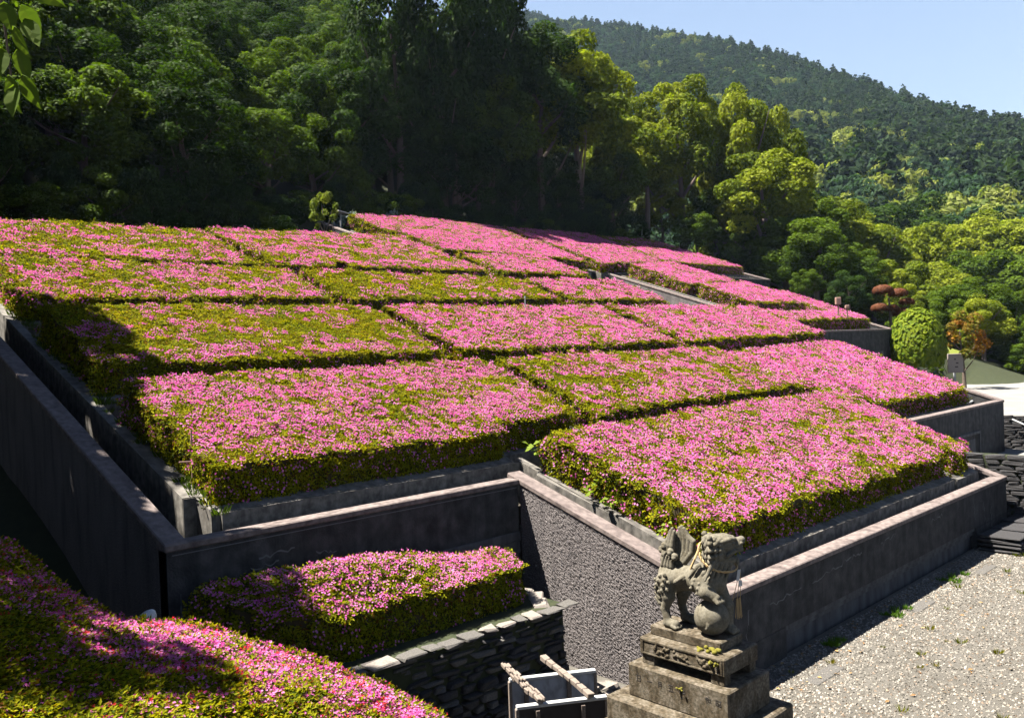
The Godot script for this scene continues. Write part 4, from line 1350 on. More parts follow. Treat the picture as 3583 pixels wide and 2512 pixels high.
	mb.cbox(Transform3D(Basis(), Vector3(8.6, 0.35, -11.68)), Vector3(5.6, 1.66, 1.9), 0.02)
	var sb := part("soil_bed", mb.mesh(), M.soil, self, "structure")
	sb.name = "planted_ground"

func board_frame() -> void:
	var o := thing("board_enclosure", "pale-topped board enclosure at the bottom edge, left of the pedestal", "board enclosure", Vector3(8.57, 0, -8.16))
	var d := Vector3(0.84, 0, 0.543)
	var q := Vector3(0.543, 0, -0.84)
	var bs := Basis(d, Vector3.UP, -q)
	for s in [[0.0, 0.95, 1.30, 0.0], [0.78, 1.03, 1.32, 0.06]]:
		var c: Vector3 = q * s[0] + d * s[3]
		var mb := MB.new()
		mb.cbox(Transform3D(bs, c + Vector3(0, s[1] * 0.5 - 0.02, 0)), Vector3(s[2], s[1] - 0.04, 0.05), 0.006)
		part("back_board" if s[0] > 0 else "front_board", mb.mesh(), M.board if s[0] > 0 else M.board_shaded, o)
		mb = MB.new()
		mb.cbox(Transform3D(bs, c + Vector3(0, s[1] - 0.012, 0)), Vector3(s[2] + 0.02, 0.05, 0.085), 0.008)
		part("top_rail", mb.mesh(), M.white, o)
		for e in [-0.5, 0.5]:
			mb = MB.new()
			mb.cbox(Transform3D(bs, c + d * (s[2] * e) + Vector3(0, s[1] * 0.5 - 0.02, 0) - q * 0.0), Vector3(0.05, s[1] - 0.03, 0.075), 0.006)
			part("corner_post", mb.mesh(), M.timber, o)
	for e in [-0.36, 0.30]:
		var mb := MB.new()
		mb.cbox(Transform3D(bs, d * e + q * 0.735 + Vector3(0, 0.5, 0)), Vector3(0.07, 0.96, 0.03), 0.005)
		part("batten", mb.mesh(), M.timber, o)
		mb = MB.new()
		mb.cbox(Transform3D(bs, d * e - q * 0.043 + Vector3(0, 0.45, 0)), Vector3(0.06, 0.86, 0.03), 0.005)
		part("batten", mb.mesh(), M.timber, o)
	rng.seed = 88
	for k in 2:
		var t := thing("weathered_beam", ["split rotten timber beam, left of two across the board enclosure", "sound grey timber beam, right of two across the board enclosure"][k], "timber beam", o.position + Vector3(0, 1.04, 0))
		var a := d * (-0.30 if k == 0 else 0.42) - q * 0.08 + Vector3(0, -0.03, 0)
		var b := d * (-0.62 if k == 0 else 0.02) + q * (1.10 if k == 0 else 1.25) + Vector3(0, 0.09, 0)
		var ax := (b - a).normalized()
		var sd := ax.cross(Vector3.UP).normalized()
		var n := 3 if k == 0 else 1
		for j in n:
			var mb := MB.new()
			var pp := PackedVector3Array()
			for i in 9:
				pp.append(a.lerp(b, i / 8.0) + sd * (j - (n - 1) * 0.5) * 0.045)
			for i in 8:
				var w := (0.052 if k == 0 else 0.11) * rng.randf_range(0.8, 1.1)
				var c := (pp[i] + pp[i + 1]) * 0.5
				mb.cbox(Transform3D(Basis(ax, ax.cross(sd) * -1.0, sd), c + Vector3(0, rng.randf_range(-0.01, 0.012) * (2.0 if k == 0 else 0.5), 0)), Vector3(a.distance_to(b) / 8.0 * 1.03 - (0.03 if k == 0 and rng.randf() < 0.4 else 0.0), 0.085 * rng.randf_range(0.75 if k == 0 else 0.95, 1.05), w), 0.008, Color.WHITE, 0.012, rng)
			part("timber", mb.mesh(), M.timber, t)

func pebbles_mesh(sd: int) -> ArrayMesh:
	rng.seed = sd
	var mb := MB.new()
	var p := []
	for q in [Vector3(1, 0, 0), Vector3(0, 0, 1), Vector3(-1, 0, 0), Vector3(0, 0, -1)]: p.append((q + Vector3(rng.randfn(), rng.randfn(), rng.randfn()) * 0.25) * 0.5)
	var t := Vector3(rng.randfn() * 0.15, 0.38, rng.randfn() * 0.15)
	for k in 4: mb.tri(p[k], p[(k + 1) % 4], t)
	return mb.mesh()

func court_things() -> void:
	rng.seed = 500
	var xf := [[], []]
	var cc := [[], []]
	for i in 62000:
		var x := rng.randf_range(9.0, 28.2)
		var z := -7.83 + pow(rng.randf(), 1.25) * 10.5
		var k := rng.randi() % 2
		xf[k].append(Transform3D(Basis.from_euler(Vector3(0, rng.randf() * TAU, rng.randf_range(-0.5, 0.5))).scaled(Vector3.ONE * rng.randf_range(0.025, 0.062)), Vector3(x, 0.004, z)))
		var g := rng.randf()
		var worn := 1.0 + 0.28 * nz2.get_noise_2d(x * 8.0, z * 8.0) + 0.18 * nz.get_noise_2d(x * 3.0, z * 14.0)
		cc[k].append(Color(worn, worn, worn * 0.98) * Color(0.08, 0.074, 0.063).lerp(Color(0.31, 0.285, 0.255), g * g * 0.6 + g * 0.4) * (Color(1.0, 0.82, 0.7) if rng.randf() < 0.12 else Color.WHITE))
	for k in 2: many("gravel", pebbles_mesh(600 + k), M.pebble, xf[k], cc[k], self)
	xf = []
	cc = []
	for i in 46:
		xf.append(Transform3D(Basis(Vector3.UP, rng.randf() * TAU).scaled(Vector3.ONE * rng.randf_range(0.5, 1.3)), Vector3(rng.randf_range(12.0, 27.0), 0.01, rng.randf_range(-7.4, -2.0))))
		cc.append(Color.WHITE.lerp(Color(1.3, 0.8, 0.6), rng.randf() * 0.6))
	many("grass_tufts", tuft(26, 0.10, 5, Color(0.16, 0.19, 0.02)), M.leaf, xf, cc, self)
	var litter := MB.new()
	leaf_blade(litter, Vector3.ZERO, Vector3(1, 0.12, 0), Vector3(0, 1, 0.3), 0.09, 0.045, Color.WHITE)
	xf = []
	cc = []
	for i in 260:
		var lz := -7.75 + pow(rng.randf(), 2.2) * 6.5
		xf.append(Transform3D(Basis(Vector3.UP, rng.randf() * TAU).scaled(Vector3.ONE * rng.randf_range(0.5, 1.3)), Vector3(rng.randf_range(9.5, 27.5), 0.022, lz)))
		cc.append(Color(0.16, 0.08, 0.035).lerp(Color(0.32, 0.22, 0.10), rng.randf()))
	many("leaf_litter", litter.mesh(), M.leaf_red, xf, cc, self)
	for q in [[21.6, -7.3, 0.9, "green weed patch at the shadow edge, farther from the pedestal"], [18.2, -7.32, 0.75, "green weed patch at the shadow edge, nearer the pedestal"], [15.6, -7.5, 0.4, "small dark weed in the shade of the panelled wall"]]:
		var o := thing("weed_patch", q[3], "weeds", Vector3(q[0], 0, q[1]))
		for k in 9:
			var w := part("tuft", tuft(30, 0.12, 20 + k, Color(0.10, 0.20, 0.02)), M.leaf, o)
			w.position = Vector3(rng.randf_range(-0.5, 0.5) * q[2], 0, rng.randf_range(-0.25, 0.25) * q[2])
	for q in [[19.0, -7.12, 0.35, "flat reddish stone slab set in the gravel, midway along the wall"], [14.05, -6.95, 0.35, "flat grey stone slab set in the gravel near the pedestal"], [22.9, -7.0, 0.3, "flat stone slab set in the gravel near the far weeds"]]:
		var s := part("paving_slab", block_mesh(Vector3(-0.5, -0.05, -q[2] * 0.4), Vector3(0.5, 0.018, q[2] * 0.4), 0.012), M.dry_pale, self)
		s.position = Vector3(q[0], 0, q[1])
		tag(s, q[3], "paving slab")
	# pale crazy paving at the foot of the pebble-dashed wall
	var fl := thing("crazy_paving", "pale flagstones between the pebble-dashed wall and the pedestal", "flagstones", Vector3(11.4, -0.44, -9.4))
	var ip := 0
	for j in 5:
		for i in 4:
			var mb := MB.new()
			var pz := Vector3(-0.75 + i * 0.46 + rng.randf_range(-0.06, 0.06), 0.02 + rng.randf_range(-0.01, 0.015), -0.85 + j * 0.44 + rng.randf_range(-0.06, 0.06))
			mb.cbox(Transform3D(Basis(Vector3.UP, rng.randf_range(-0.4, 0.4)), pz), Vector3(rng.randf_range(0.36, 0.48), 0.07, rng.randf_range(0.34, 0.46)), 0.02, Color.WHITE, 0.09, rng)
			part("flagstone", mb.mesh(), M.flag, fl)
	# right-hand walls and steps
	dry_wall("tall dark slab-stone wall beyond the right end of the gravel court", Vector3(28.2, 0, -9.6), Vector3(28.2, 0, 6.0), 2.2, 0.5, 22, 0.55, false, 81)
	dry_wall("farther slab-stone wall holding up the pale upper court", Vector3(42.35, 0.6, -13.6), Vector3(42.35, 0.6, 6.0), 1.5, 0.4, 15, 0.6, false, 82)
	var st := thing("stone_step", "low dark slab-stone bench at the right end of the panelled wall", "stone step", Vector3(24.7, 0, -7.78))
	rng.seed = 90
	for j in 4:
		var x := 0.0
		while x < 3.4:
			var w := rng.randf_range(0.5, 1.1)
			var mb := MB.new()
			mb.cbox(Transform3D(Basis(), Vector3(x + w / 2, 0.06 + j * 0.12, 0.55)), Vector3(w - 0.02, 0.115, 1.1 + rng.randf_range(-0.08, 0.08)), 0.02, Color.WHITE, 0.05, rng)
			part("stone", mb.mesh(), M.dry, st)
			x += w
	var s2 := part("stone_slab", block_mesh(Vector3(26.9, 0.0, -6.6), Vector3(28.1, 0.66, -2.0), 0.03), M.ped, self)
	tag(s2, "pinkish stone slab step against the tall slab-stone wall", "stone step")
	var kb := part("stone_kerb", block_mesh(Vector3(42.4, 2.1, -10.9), Vector3(45.0, 2.45, 4.0), 0.03), M.court, self)
	tag(kb, "pale stone kerb block at the edge of the upper court", "kerb stone")
	var rail := MB.new()
	rail.tube(PackedVector3Array([Vector3(42.0, 1.95, -11.6), Vector3(42.0, 1.62, -10.9), Vector3(42.0, 1.60, -9.0)]), PackedFloat32Array([0.04, 0.04, 0.04]), 8)
	tag(part("handrail", rail.mesh(), M.white, self), "white pipe handrail against the farther slab-stone wall", "handrail")
	rail = MB.new()
	rail.tube(PackedVector3Array([Vector3(38.6, 2.75, -12.6), Vector3(41.0, 2.8, -12.9)]), PackedFloat32Array([0.05, 0.05]), 8)
	tag(part("water_pipe", rail.mesh(), M.white, self), "pale pipe in the gap at the right end of the solid pink bed", "pipe")
	# stakes and sprinkler pipes
	var mb := MB.new()
	mb.tube(PackedVector3Array([Vector3(0, 0, 0), Vector3(0.02, 0.98, -0.02)]), PackedFloat32Array([0.018, 0.016]), 7)
	mb.tube(PackedVector3Array([Vector3(0.02, 0.42, -0.01), Vector3(-0.22, 0.44, -0.01)]), PackedFloat32Array([0.014, 0.014]), 7)
	var pipe := part("sprinkler_pipe", mb.mesh(), M.pinkbox, self)
	pipe.position = Vector3(6.1, 3.75, -14.6)
	tag(pipe, "thin upright water pipe with a side arm at the left front bed", "water pipe")
	mb = MB.new()
	mb.tube(PackedVector3Array([Vector3(0, -0.3, 0), Vector3(0.01, 0.66, 0)]), PackedFloat32Array([0.02, 0.02]), 7)
	mb.tube(PackedVector3Array([Vector3(0.01, 0.62, 0), Vector3(0.01, 0.70, 0)]), PackedFloat32Array([0.035, 0.03]), 7)
	var stake := part("stake", mb.mesh(), M.metal, self)
	stake.position = Vector3(22.68, 7.21, -22.8)
	tag(stake, "thin metal stake standing up in the middle azalea bed", "stake")
	for q in [[50.8, 7.5, -23.5, 0.24, 0.5, "larger pinkish junction box on a post above the pink bed"], [51.6, 7.25, -23.3, 0.18, 0.25, "smaller pinkish junction box above the pink bed"]]:
		mb = MB.new()
		mb.cbox(Transform3D(Basis(Vector3.UP, 0.7), Vector3(0, 0.35 + q[4] * 0.5, 0)), Vector3(q[3] * 1.3, q[4] * 0.9, q[3] * 1.3), 0.03)
		mb.tube(PackedVector3Array([Vector3(0, -0.6, 0), Vector3(0, 0.35, 0)]), PackedFloat32Array([0.05, 0.05]), 6)
		var b := part("junction_box", mb.mesh(), M.pinkbox, self)
		b.position = Vector3(q[0], q[1], q[2])
		tag(b, q[5], "junction box")
	# bracket on the stub wall
	var br := thing("metal_bracket", "small grey metal table-like bracket by the stub wall", "metal bracket", Vector3(29.2, 14.1, -45.6))
	mb = MB.new()
	mb.cbox(Transform3D(Basis(Vector3.UP, 0.5), Vector3(0, 0.75, 0)), Vector3(1.3, 0.06, 0.5), 0.01)
	part("plate", mb.mesh(), M.metal, br)
	mb = MB.new()
	mb.tube(PackedVector3Array([Vector3(0, -0.3, 0), Vector3(0, 0.72, 0)]), PackedFloat32Array([0.05, 0.05]), 6)
	part("post", mb.mesh(), M.metal, br)
	# sign at the court
	var sg := thing("notice_sign", "small pale notice sign standing by the round green shrub", "sign", Vector3(58.9, 2.1, -19.5))
	part("sign_panel", block_mesh(Vector3(-0.5, 1.15, -0.06), Vector3(0.5, 2.4, 0.06), 0.02), M.plaster, sg)
	part("post", block_mesh(Vector3(-0.06, 0, -0.17), Vector3(0.06, 1.9, -0.065), 0.01), M.metal, sg)
	for q in [[-0.1, 2.0, 0.12], [0.02, 1.75, 0.16], [-0.05, 1.5, 0.2]]:
		part("print_mark", block_mesh(Vector3(q[0], q[1], 0.061), Vector3(q[0] + q[2], q[1] + 0.07, 0.066), 0.001), M.ink, sg)
	sg.rotation.y = -0.75
	# young weeds climbing in the nearest bed
	for q in [[13.0, 3.0, -11.3, 0.22, "bright vine leaves at the left side of the nearest bed, lower plant"], [13.0, 2.75, -10.85, 0.2, "bright vine leaves at the left side of the nearest bed, next to the lower plant"], [13.0, 3.7, -13.0, 0.26, "bright young leaves at the rear corner of the nearest bed"], [13.0, 2.4, -9.6, 0.14, "small bright sprig low on the left side of the nearest bed"]]:
		var o := thing("vine_sprig", q[4], "weed", Vector3(q[0], q[1], q[2]))
		rng.seed = int(q[3] * 1000)
		for k in 9:
			mb = MB.new()
			leaf_blade(mb, Vector3(rng.randf_range(-0.1, 0.1), rng.randf_range(-0.1, 0.2), rng.randf_range(-0.2, 0.2)), Vector3(rng.randfn() - 0.5, rng.randf_range(-0.4, 0.6), rng.randfn()).normalized(), Vector3(-0.6, 0.8, 0.1), q[3] * 0.8, q[3] * 0.5, Color(0.22, 0.30, 0.04))
			part("leaf", mb.mesh(), M.leaf, o)
	var gr := []
	var gc := []
	rng.seed = 92
	for i in 90:
		var z := rng.randf_range(-30.0, -13.2)
		gr.append(Transform3D(Basis(Vector3.UP, rng.randf() * TAU).scaled(Vector3.ONE * rng.randf_range(0.6, 1.6)), Vector3(rng.randf_range(5.9, 6.2), cap_y(z) - 0.05, z)))
		gc.append(Color.WHITE)
	many("ground_cover", tuft(24, 0.14, 7, Color(0.07, 0.11, 0.015)), M.leaf, gr, gc, self)

func shrub(label: String, at: Vector3, w: float, h: float, ms: Mesh, mt: Material, cat := "shrub", group := "", lift := 0.0) -> Node3D:
	var o := thing("shrub", label, cat, at, 0.0, group)
	rng.seed = hash(at)
	o.rotation.y = rng.randf() * TAU
	var t := part("stem", trunks[rng.randi() % 4], M.bark, o)
	t.scale = Vector3(0.25 * w / 2.0, (lift + h * 0.6) / 8.5, 0.25 * w / 2.0)
	var c := part("foliage", ms, mt, o)
	c.position.y = lift - 0.1
	c.scale = Vector3(w / 8.0, h / 9.0, w / 8.0)
	return o

func forest() -> void:
	var T := [["y",59.0,-51.5,34.1,8.7], ["d",54.0,-51.5,34.1,7.9], ["g",47.9,-51.5,28.4,6.4], ["d",43.6,-51.5,24.4,5.4], ["y",69.0,-54.7,31.5,7.0], ["y",68.8,-51.5,28.3,6.8], ["y",72.6,-49.7,33.5,7.7], ["y",77.9,-49.0,30.1,6.4], ["y",79.5,-46.4,32.4,7.3], ["y",83.8,-44.7,30.4,6.3], ["y",74.9,-42.2,24.6,9.1], ["g",74.8,-46.3,22.2,5.6], ["g",63.7,-51.5,24.9,6.5], ["d",55.9,-51.5,21.4,6.1], ["d",50.3,-51.5,21.1,5.4], ["y",71.4,-51.5,21.8,6.5], ["g",70.0,-46.4,18.7,5.4], ["g",82.1,-41.4,20.9,7.3], ["y",88.7,-41.7,21.3,8.9], ["y",94.0,-39.6,19.3,8.1], ["y",98.9,-38.2,18.5,7.3], ["g",74.3,-39.2,15.9,4.9], ["g",78.4,-35.2,14.9,6.4], ["y",81.5,-33.2,13.3,6.1], ["y",86.6,-31.2,13.2,6.8], ["g",78.8,-29.0,9.4,5.4], ["g",76.4,-23.8,10.6,8.1], ["g",79.1,-21.4,9.6,7.4], ["y",86.5,-24.8,6.7,5.3], ["y",121.4,-40.4,21.1,14.3], ["y",129.7,-37.4,22.3,15.8], ["y",126.0,-32.1,21.5,13.8], ["g",106.9,-33.3,15.6,10.7], ["g",108.3,-28.6,14.9,10.1], ["d",99.1,-47.8,19.8,7.6], ["d",140.2,-53.3,29.0,14.3], ["g",86.8,-49.7,20.1,6.4], ["g",60.8,-51.5,19.9,5.1], ["d",67.5,-30.4,11.1,3.5], ["g",67.9,-34.1,11.8,3.2], ["g",75.8,-18.6,7.2,5.0]]
	var names := {"y": "yellow-green camphor tree with bright new leaves, in the grove right of the roof", "g": "mid-green broadleaf tree in the grove right of the roof", "d": "dark evergreen tree standing among the bright camphors"}
	for t in T:
		var k: String = t[0]
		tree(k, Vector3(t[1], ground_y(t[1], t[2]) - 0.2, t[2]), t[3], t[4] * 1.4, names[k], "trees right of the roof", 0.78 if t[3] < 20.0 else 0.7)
	rng.seed = 310
	var fill := []
	for i in 80: fill.append([rng.randf_range(57.0, 74.5), rng.randf_range(72.0, 150.0), rng.randf(), rng.randf()])
	for q in fill:
		var fx: float = sin(deg_to_rad(q[0])) * q[1]
		var fz: float = -cos(deg_to_rad(q[0])) * q[1]
		if fx < 72.0: continue
		var gy := ground_y(fx, fz)
		var el: float = lerpf(0.19, 0.045, smoothstep(58.0, 72.0, q[0]))
		var tp: float = minf(6.0 + q[1] * el * lerpf(0.6, 1.0, q[2]), gy + 17.0)
		tree("g" if q[3] < 0.6 else "y", Vector3(fx, gy - 0.2, fz), maxf(tp, gy + 5.0), lerpf(7.0, 11.0, q[2]), "rounded green tree filling the grove below the mountain", "filling trees of the grove", 0.85)
	# dark forest climbing behind the beds
	rng.seed = 300
	var spots := []
	for j in 14:
		for i in 22:
			var x := -22.0 + i * 4.4 + rng.randf_range(-1.5, 1.5) + (2.2 if j % 2 else 0.0)
			var bz := -41.5 if x < 21.0 else -52.5
			var z := bz - j * 4.3 + rng.randf_range(-1.6, 1.6)
			var az := rad_to_deg(atan2(x, -z))
			if az < 6.0 or az > 46.0 or (j < 2 and az > 44.0): continue
			if j > 8 and az < 30.0: continue
			spots.append([x, z, j])
	var st := []
	for q in spots: st.append([q[0], q[1], q[2], rng.randf(), rng.randf()])
	for q in st:
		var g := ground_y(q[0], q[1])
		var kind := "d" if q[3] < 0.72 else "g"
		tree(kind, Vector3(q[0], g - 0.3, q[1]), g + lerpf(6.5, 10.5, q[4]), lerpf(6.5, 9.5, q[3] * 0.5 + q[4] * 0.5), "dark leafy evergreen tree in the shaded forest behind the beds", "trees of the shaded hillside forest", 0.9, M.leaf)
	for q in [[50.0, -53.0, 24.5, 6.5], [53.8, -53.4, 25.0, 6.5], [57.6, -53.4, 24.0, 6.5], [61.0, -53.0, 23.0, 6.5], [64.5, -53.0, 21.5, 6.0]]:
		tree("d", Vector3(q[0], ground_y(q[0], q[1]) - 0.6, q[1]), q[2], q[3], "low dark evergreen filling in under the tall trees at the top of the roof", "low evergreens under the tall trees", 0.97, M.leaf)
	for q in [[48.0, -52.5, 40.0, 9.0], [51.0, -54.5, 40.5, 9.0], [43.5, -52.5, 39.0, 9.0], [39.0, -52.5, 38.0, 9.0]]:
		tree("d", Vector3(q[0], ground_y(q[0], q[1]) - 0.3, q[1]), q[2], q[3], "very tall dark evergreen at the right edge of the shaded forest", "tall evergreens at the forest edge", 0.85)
	# undergrowth along the top of the roof
	rng.seed = 320
	var sh := []
	for i in 44: sh.append([3.0 + i * 1.45, rng.randf_range(-1.2, 0.8), rng.randf(), rng.randf()])
	for q in sh:
		var x: float = q[0]
		var z: float = lerpf(-39.6, -50.2, smoothstep(20.0, 29.0, x)) + q[1]
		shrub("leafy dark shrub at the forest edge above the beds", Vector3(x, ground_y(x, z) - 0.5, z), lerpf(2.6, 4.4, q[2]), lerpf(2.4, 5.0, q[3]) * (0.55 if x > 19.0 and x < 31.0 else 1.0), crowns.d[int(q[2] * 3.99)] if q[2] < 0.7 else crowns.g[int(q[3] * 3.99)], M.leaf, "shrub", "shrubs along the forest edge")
	rng.seed = 328
	sh = []
	for i in 22: sh.append([rng.randf_range(73.5, 84.0), -30.0 + i * 1.25 + rng.randf_range(-0.6, 0.6), rng.randf(), rng.randf()])
	for q in sh:
		shrub("leafy green shrub beneath the grove at the far edge of the upper court", Vector3(q[0], ground_y(q[0], q[1]) - 0.3, q[1]), lerpf(2.6, 4.2, q[2]), lerpf(1.8, 3.4, q[3]), crowns.g[int(q[2] * 3.99)], M.leaf, "shrub", "shrubs at the far edge of the upper court")
	# glossy shrubs, sky reflection painted as pale leaf colour
	var sheen_crown := crown(250, 14, 4.0, 9.0, 60, 0.9, Color(0.05, 0.08, 0.035), Color(0.34, 0.40, 0.42), 0.42)
	for q in [[31.5, -48.3, 2.6, 4.0, "glossy shrub at the forest edge with sky sheen painted on its leaves, left of three"], [35.0, -48.4, 3.0, 4.4, "glossy shrub at the forest edge with sky sheen painted on its leaves, middle of three"], [42.5, -48.3, 3.2, 3.6, "glossy shrub at the forest edge with sky sheen painted on its leaves, right of three"]]:
		shrub(q[4], Vector3(q[0], ground_y(q[0], q[1]) - 0.4, q[1]), q[2], q[3], sheen_crown, M.leaf)
	var sap := crown(251, 12, 4.0, 9.0, 130, 0.6, Color(0.10, 0.15, 0.02), Color(0.24, 0.27, 0.05), 0.6)
	var sp := shrub("slender pale-green sapling with feathery leaves before the dark forest", Vector3(24.6, ground_y(24.6, -40.0), -40.0), 1.8, 2.6, sap, M.leaf, "sapling", "", 3.0)
	# trees just outside the left edge: they shade the side wall and the lower left corner
	for q in [[-0.8, -16.5, 19.0, 7.4], [-2.0, -18.6, 17.5, 7.6], [-1.8, -24.0, 19.0, 7.6], [-1.9, -15.2, 17.0, 6.4], [-0.5, -21.0, 19.5, 7.4], [1.9, -25.5, 21.5, 5.4], [-0.1, -26.5, 21.0, 7.4], [-2.2, -32.0, 24.0, 7.0], [-1.6, -37.5, 26.0, 7.0], [-3.6, -12.4, 16.5, 6.4], [-6.0, -20.0, 22.0, 9.0], [-4.4, -8.6, 14.0, 5.5], [-5.0, -28.0, 24.0, 9.0], [-7.0, -14.0, 19.0, 9.0], [-8.0, -6.0, 17.0, 8.0], [-7.0, -34.0, 27.0, 9.0], [-4.5, -2.0, 15.5, 6.5]]:
		tree("s", Vector3(q[0], -0.2, q[1]), q[2], q[3], "tall dark evergreen tree beside the left-hand wall", "trees beside the left-hand wall", 0.62 if q[1] < -13.0 else 0.38)
	rng.seed = 345  # unseen shrubs, added to block sky light and darken the side wall
	sh = []
	for i in 18: sh.append([rng.randf_range(-7.5, -1.0), -6.0 - i * 1.8, rng.randf(), rng.randf()])
	for q in sh:
		shrub("unseen tall shrub added to keep sky light off the left-hand wall", Vector3(q[0], -0.5, q[1]), lerpf(4.0, 5.5, q[2]), lerpf(4.5, 7.0, q[3]), crowns.s[0], M.leaf, "shrub", "added sky-blocking shrubs left of the frame")
	for q in [[-4.0, -44.0], [0.5, -48.0], [-3.0, -53.0], [2.5, -57.0], [-6.0, -60.0], [-1.0, -63.0]]:  # out of view, added to throw shade on the far left forest
		tree("s", Vector3(q[0], ground_y(q[0], q[1]) - 0.5, q[1]), ground_y(q[0], q[1]) + 26.0, 10.0, "unseen towering evergreen added to shade the left end of the forest", "added shade trees left of the frame", 0.7)
	rng.seed = 346
	sh = []
	for i in 16: sh.append([62.0 + i * 0.85, rng.randf_range(-24.5, -22.9), rng.randf(), rng.randf()])
	for q in sh:
		shrub("low green shrub along the back edge of the upper court", Vector3(q[0], 2.0, q[1]), lerpf(2.0, 3.2, q[2]), lerpf(1.8, 3.0, q[3]), crowns.g[int(q[2] * 3.99)], M.leaf, "shrub", "low shrubs along the back of the upper court")
	# clipped garden trees by the upper court
	rng.seed = 333
	var mb := MB.new()
	for i in 5200:
		var d := Vector3(rng.randfn(), rng.randfn(), rng.randfn()).normalized()
		if d.y < -0.55: continue
		var p := d * Vector3(4.0, 4.3, 4.0) * rng.randf_range(0.93, 1.03) + Vector3(0, 4.5, 0)
		var e1 := d.cross(Vector3(rng.randfn(), rng.randfn(), rng.randfn())).normalized()
		var e2 := (d + Vector3(0, 0.6, 0)).cross(e1).normalized()
		var l := rng.randf_range(0.2, 0.42)
		var col := Color(0.09, 0.14, 0.01).lerp(Color(0.22, 0.26, 0.02), rng.randf())
		mb.tri(p - e1 * l, p + e2 * l * 0.5, p + e1 * l, col)
		mb.tri(p - e1 * l, p + e1 * l, p - e2 * l * 0.5, col)
	var ball := mb.mesh()
	shrub("round clipped bright green shrub beside the third module", Vector3(56.3, 2.1, -20.9), 3.4, 5.2, ball, M.leaf_bright, "topiary", "", 0.5)
	var og := crown(260, 14, 4.0, 9.0, 200, 0.5, Color(0.10, 0.13, 0.02), Color(0.32, 0.12, 0.02), 0.45)
	shrub("orange-tinted leafy shrub behind the round green one", Vector3(60.2, 2.1, -19.4), 3.4, 3.8, og, M.leaf, "shrub", "", 1.6)
	var o := thing("cloud_pruned_tree", "reddish-brown cloud-pruned tree with rounded leaf pads", "topiary", Vector3(58.6, 3.2, -23.4))
	var tk := MB.new()
	tk.tube(PackedVector3Array([Vector3(0, 0, 0), Vector3(0.2, 1.8, 0.1), Vector3(-0.1, 3.4, 0), Vector3(-0.3, 5.2, 0)]), PackedFloat32Array([0.16, 0.13, 0.10, 0.06]), 7)
	part("trunk", tk.mesh(), M.bark, o)
	mb = MB.new()
	rng.seed = 340
	for i in 1500:
		var d := Vector3(rng.randfn(), absf(rng.randfn()) - 0.35, rng.randfn()).normalized()
		var p := d * Vector3(1, 0.62, 1) * rng.randf_range(0.85, 1.05)
		var e1 := d.cross(Vector3(rng.randfn(), rng.randfn(), rng.randfn())).normalized()
		var e2 := d.cross(e1)
		var l := rng.randf_range(0.07, 0.14)
		var col := Color(0.06, 0.022, 0.010).lerp(Color(0.15, 0.06, 0.032), rng.randf())
		mb.tri(p - e1 * l, p + e2 * l * 0.6, p + e1 * l, col)
		mb.tri(p - e1 * l, p + e1 * l, p - e2 * l * 0.6, col)
	var pad := mb.mesh()
	for q in [[-0.4, 5.7, -0.35, 0.68], [0.4, 5.45, 0.35, 0.64], [-0.6, 4.5, -0.5, 0.6], [0.05, 4.45, 0.05, 0.48], [0.8, 4.85, 0.75, 0.52], [0.55, 4.1, 0.5, 0.68], [0.0, 2.9, 0.0, 0.55]]:
		var pd := part("leaf_pad", pad, M.leaf_red, o)
		pd.position = Vector3(q[0], q[1], q[2])
		pd.scale = Vector3.ONE * q[3]
	# houses glimpsed between the trunks
	for q in [[98.0, -23.0, 9.0, 3.6, "pale house with a dark roof glimpsed between the tree trunks"], [92.0, -15.0, 7.0, 3.2, "small pale house at the right edge behind the trees"], [112.0, -20.0, 10.0, 5.0, "two-storey pale house far behind the trunks"]]:
		var h := thing("house", q[4], "house", Vector3(q[0], 0, q[1]), 0.75)
		var w: float = q[2]
		var e: float = q[3]
		part("wall", block_mesh(Vector3(-w / 2, 0, -3.5), Vector3(w / 2, e, 3.5), 0.03), M.plaster, h)
		var r := MB.new()
		r.quad(Vector3(-w / 2 - 0.5, e - 0.1, 4.1), Vector3(w / 2 + 0.5, e - 0.1, 4.1), Vector3(w / 2 + 0.5, e + 1.8, 0), Vector3(-w / 2 - 0.5, e + 1.8, 0))
		r.quad(Vector3(-w / 2 - 0.5, e - 0.1, -4.1), Vector3(w / 2 + 0.5, e - 0.1, -4.1), Vector3(w / 2 + 0.5, e + 1.8, 0), Vector3(-w / 2 - 0.5, e + 1.8, 0))
		r.tri(Vector3(-w / 2 - 0.02, e - 0.1, 3.9), Vector3(-w / 2 - 0.02, e + 1.7, 0), Vector3(-w / 2 - 0.02, e - 0.1, -3.9))
		r.tri(Vector3(w / 2 + 0.02, e - 0.1, 3.9), Vector3(w / 2 + 0.02, e + 1.7, 0), Vector3(w / 2 + 0.02, e - 0.1, -3.9))
		part("roof", r.mesh(), M.roof, h)
		for k in 3:
			var wx := -w / 2 + 1.2 + k * (w - 2.4) / 2.0
			var wn := part("window", block_mesh(Vector3(wx - 0.6, e - 2.2, 3.5), Vector3(wx + 0.6, e - 0.9, 3.56), 0.01), M.metal, h)
			part("pane", block_mesh(Vector3(wx - 0.5, e - 2.1, 3.562), Vector3(wx + 0.5, e - 1.0, 3.58), 0.004), M.glass, wn)

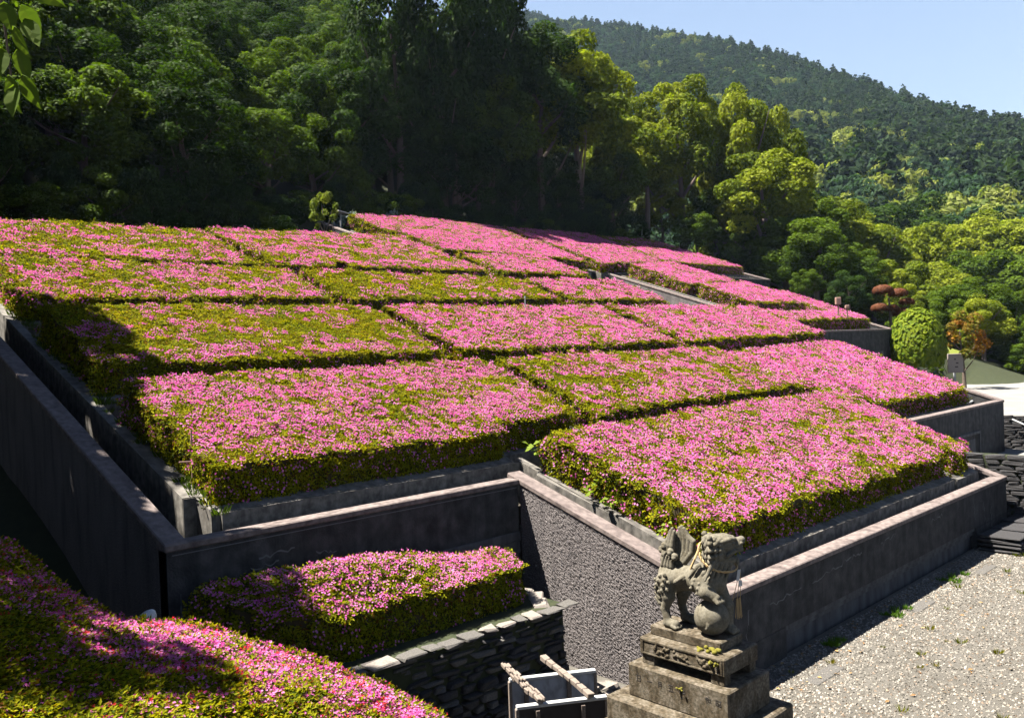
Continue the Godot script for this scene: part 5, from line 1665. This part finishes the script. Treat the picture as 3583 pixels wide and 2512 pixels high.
func mountain_trees(ridge: Array) -> void:
	rng.seed = 700
	var near := []
	var X := {}
	for k in ["far_y", "far_d", "cone"]: X[k] = [[[], [], [], []], [[], [], [], []]]
	for i in 4400:
		var az := rng.randf_range(0.775, 1.40)
		var t := sqrt(rng.randf())
		if rng.randf() < 0.10: t = rng.randf_range(0.97, 1.02)
		var p := mountain(ridge, az, t)
		if p.length() < 150.0: continue
		var r := Vector2(p.x, p.z).length()
		var f := nz2.get_noise_2d(p.x * 0.5, p.z * 0.5) + rng.randf_range(-0.25, 0.25)
		var kind := "far_d"
		if f > 0.08 and t < 0.58: kind = "far_y"
		elif f > 0.44: kind = "far_y"
		elif rng.randf() < 0.35 + t * 0.3: kind = "cone"
		var s := rng.randf_range(0.8, 1.3)
		var w := s * lerpf(16.0, 9.0, smoothstep(220.0, 500.0, r))
		var g := rng.randf_range(0.75, 1.2)
		near.append([r, kind, p, w, g, rng.randf() * TAU, rng.randi() % 4])
	near.sort_custom(func(a, b): return a[0] < b[0])
	var n := 0
	for q in near:
		var kind: String = q[1]
		var p: Vector3 = q[2]
		var w: float = q[3]
		var hh := w * (1.0 if kind != "cone" else 1.35)
		if n < 240:
			var lb: String = {"far_y": "yellow-green camphor crown on the lower mountainside", "far_d": "dark green broadleaf crown on the lower mountainside", "cone": "dark conifer on the lower mountainside"}[kind]
			var o := thing("mountain_tree", lb, "tree", p - Vector3(0, 1.0, 0), q[5], lb.replace("crown", "crowns").replace("conifer", "conifers"))
			var c := part("crown", crowns[kind][q[6]], M.leaf, o)
			c.scale = Vector3(w / (6.0 if kind == "cone" else 8.0), hh / (9.0 if kind == "cone" else 7.0), w / (6.0 if kind == "cone" else 8.0))
			n += 1
			continue
		var sc := Vector3(w / (6.0 if kind == "cone" else 8.0), hh / (9.0 if kind == "cone" else 7.0), w / (6.0 if kind == "cone" else 8.0))
		X[kind][0][q[6]].append(Transform3D(Basis(Vector3.UP, q[5]).scaled_local(sc), p - Vector3(0, 1.0, 0)))
		X[kind][1][q[6]].append(Color(q[4], q[4], q[4]))
	for kind in X:
		for k in 4: many("mountain_forest", crowns[kind][k], M.leaf, X[kind][0][k], X[kind][1][k], self)
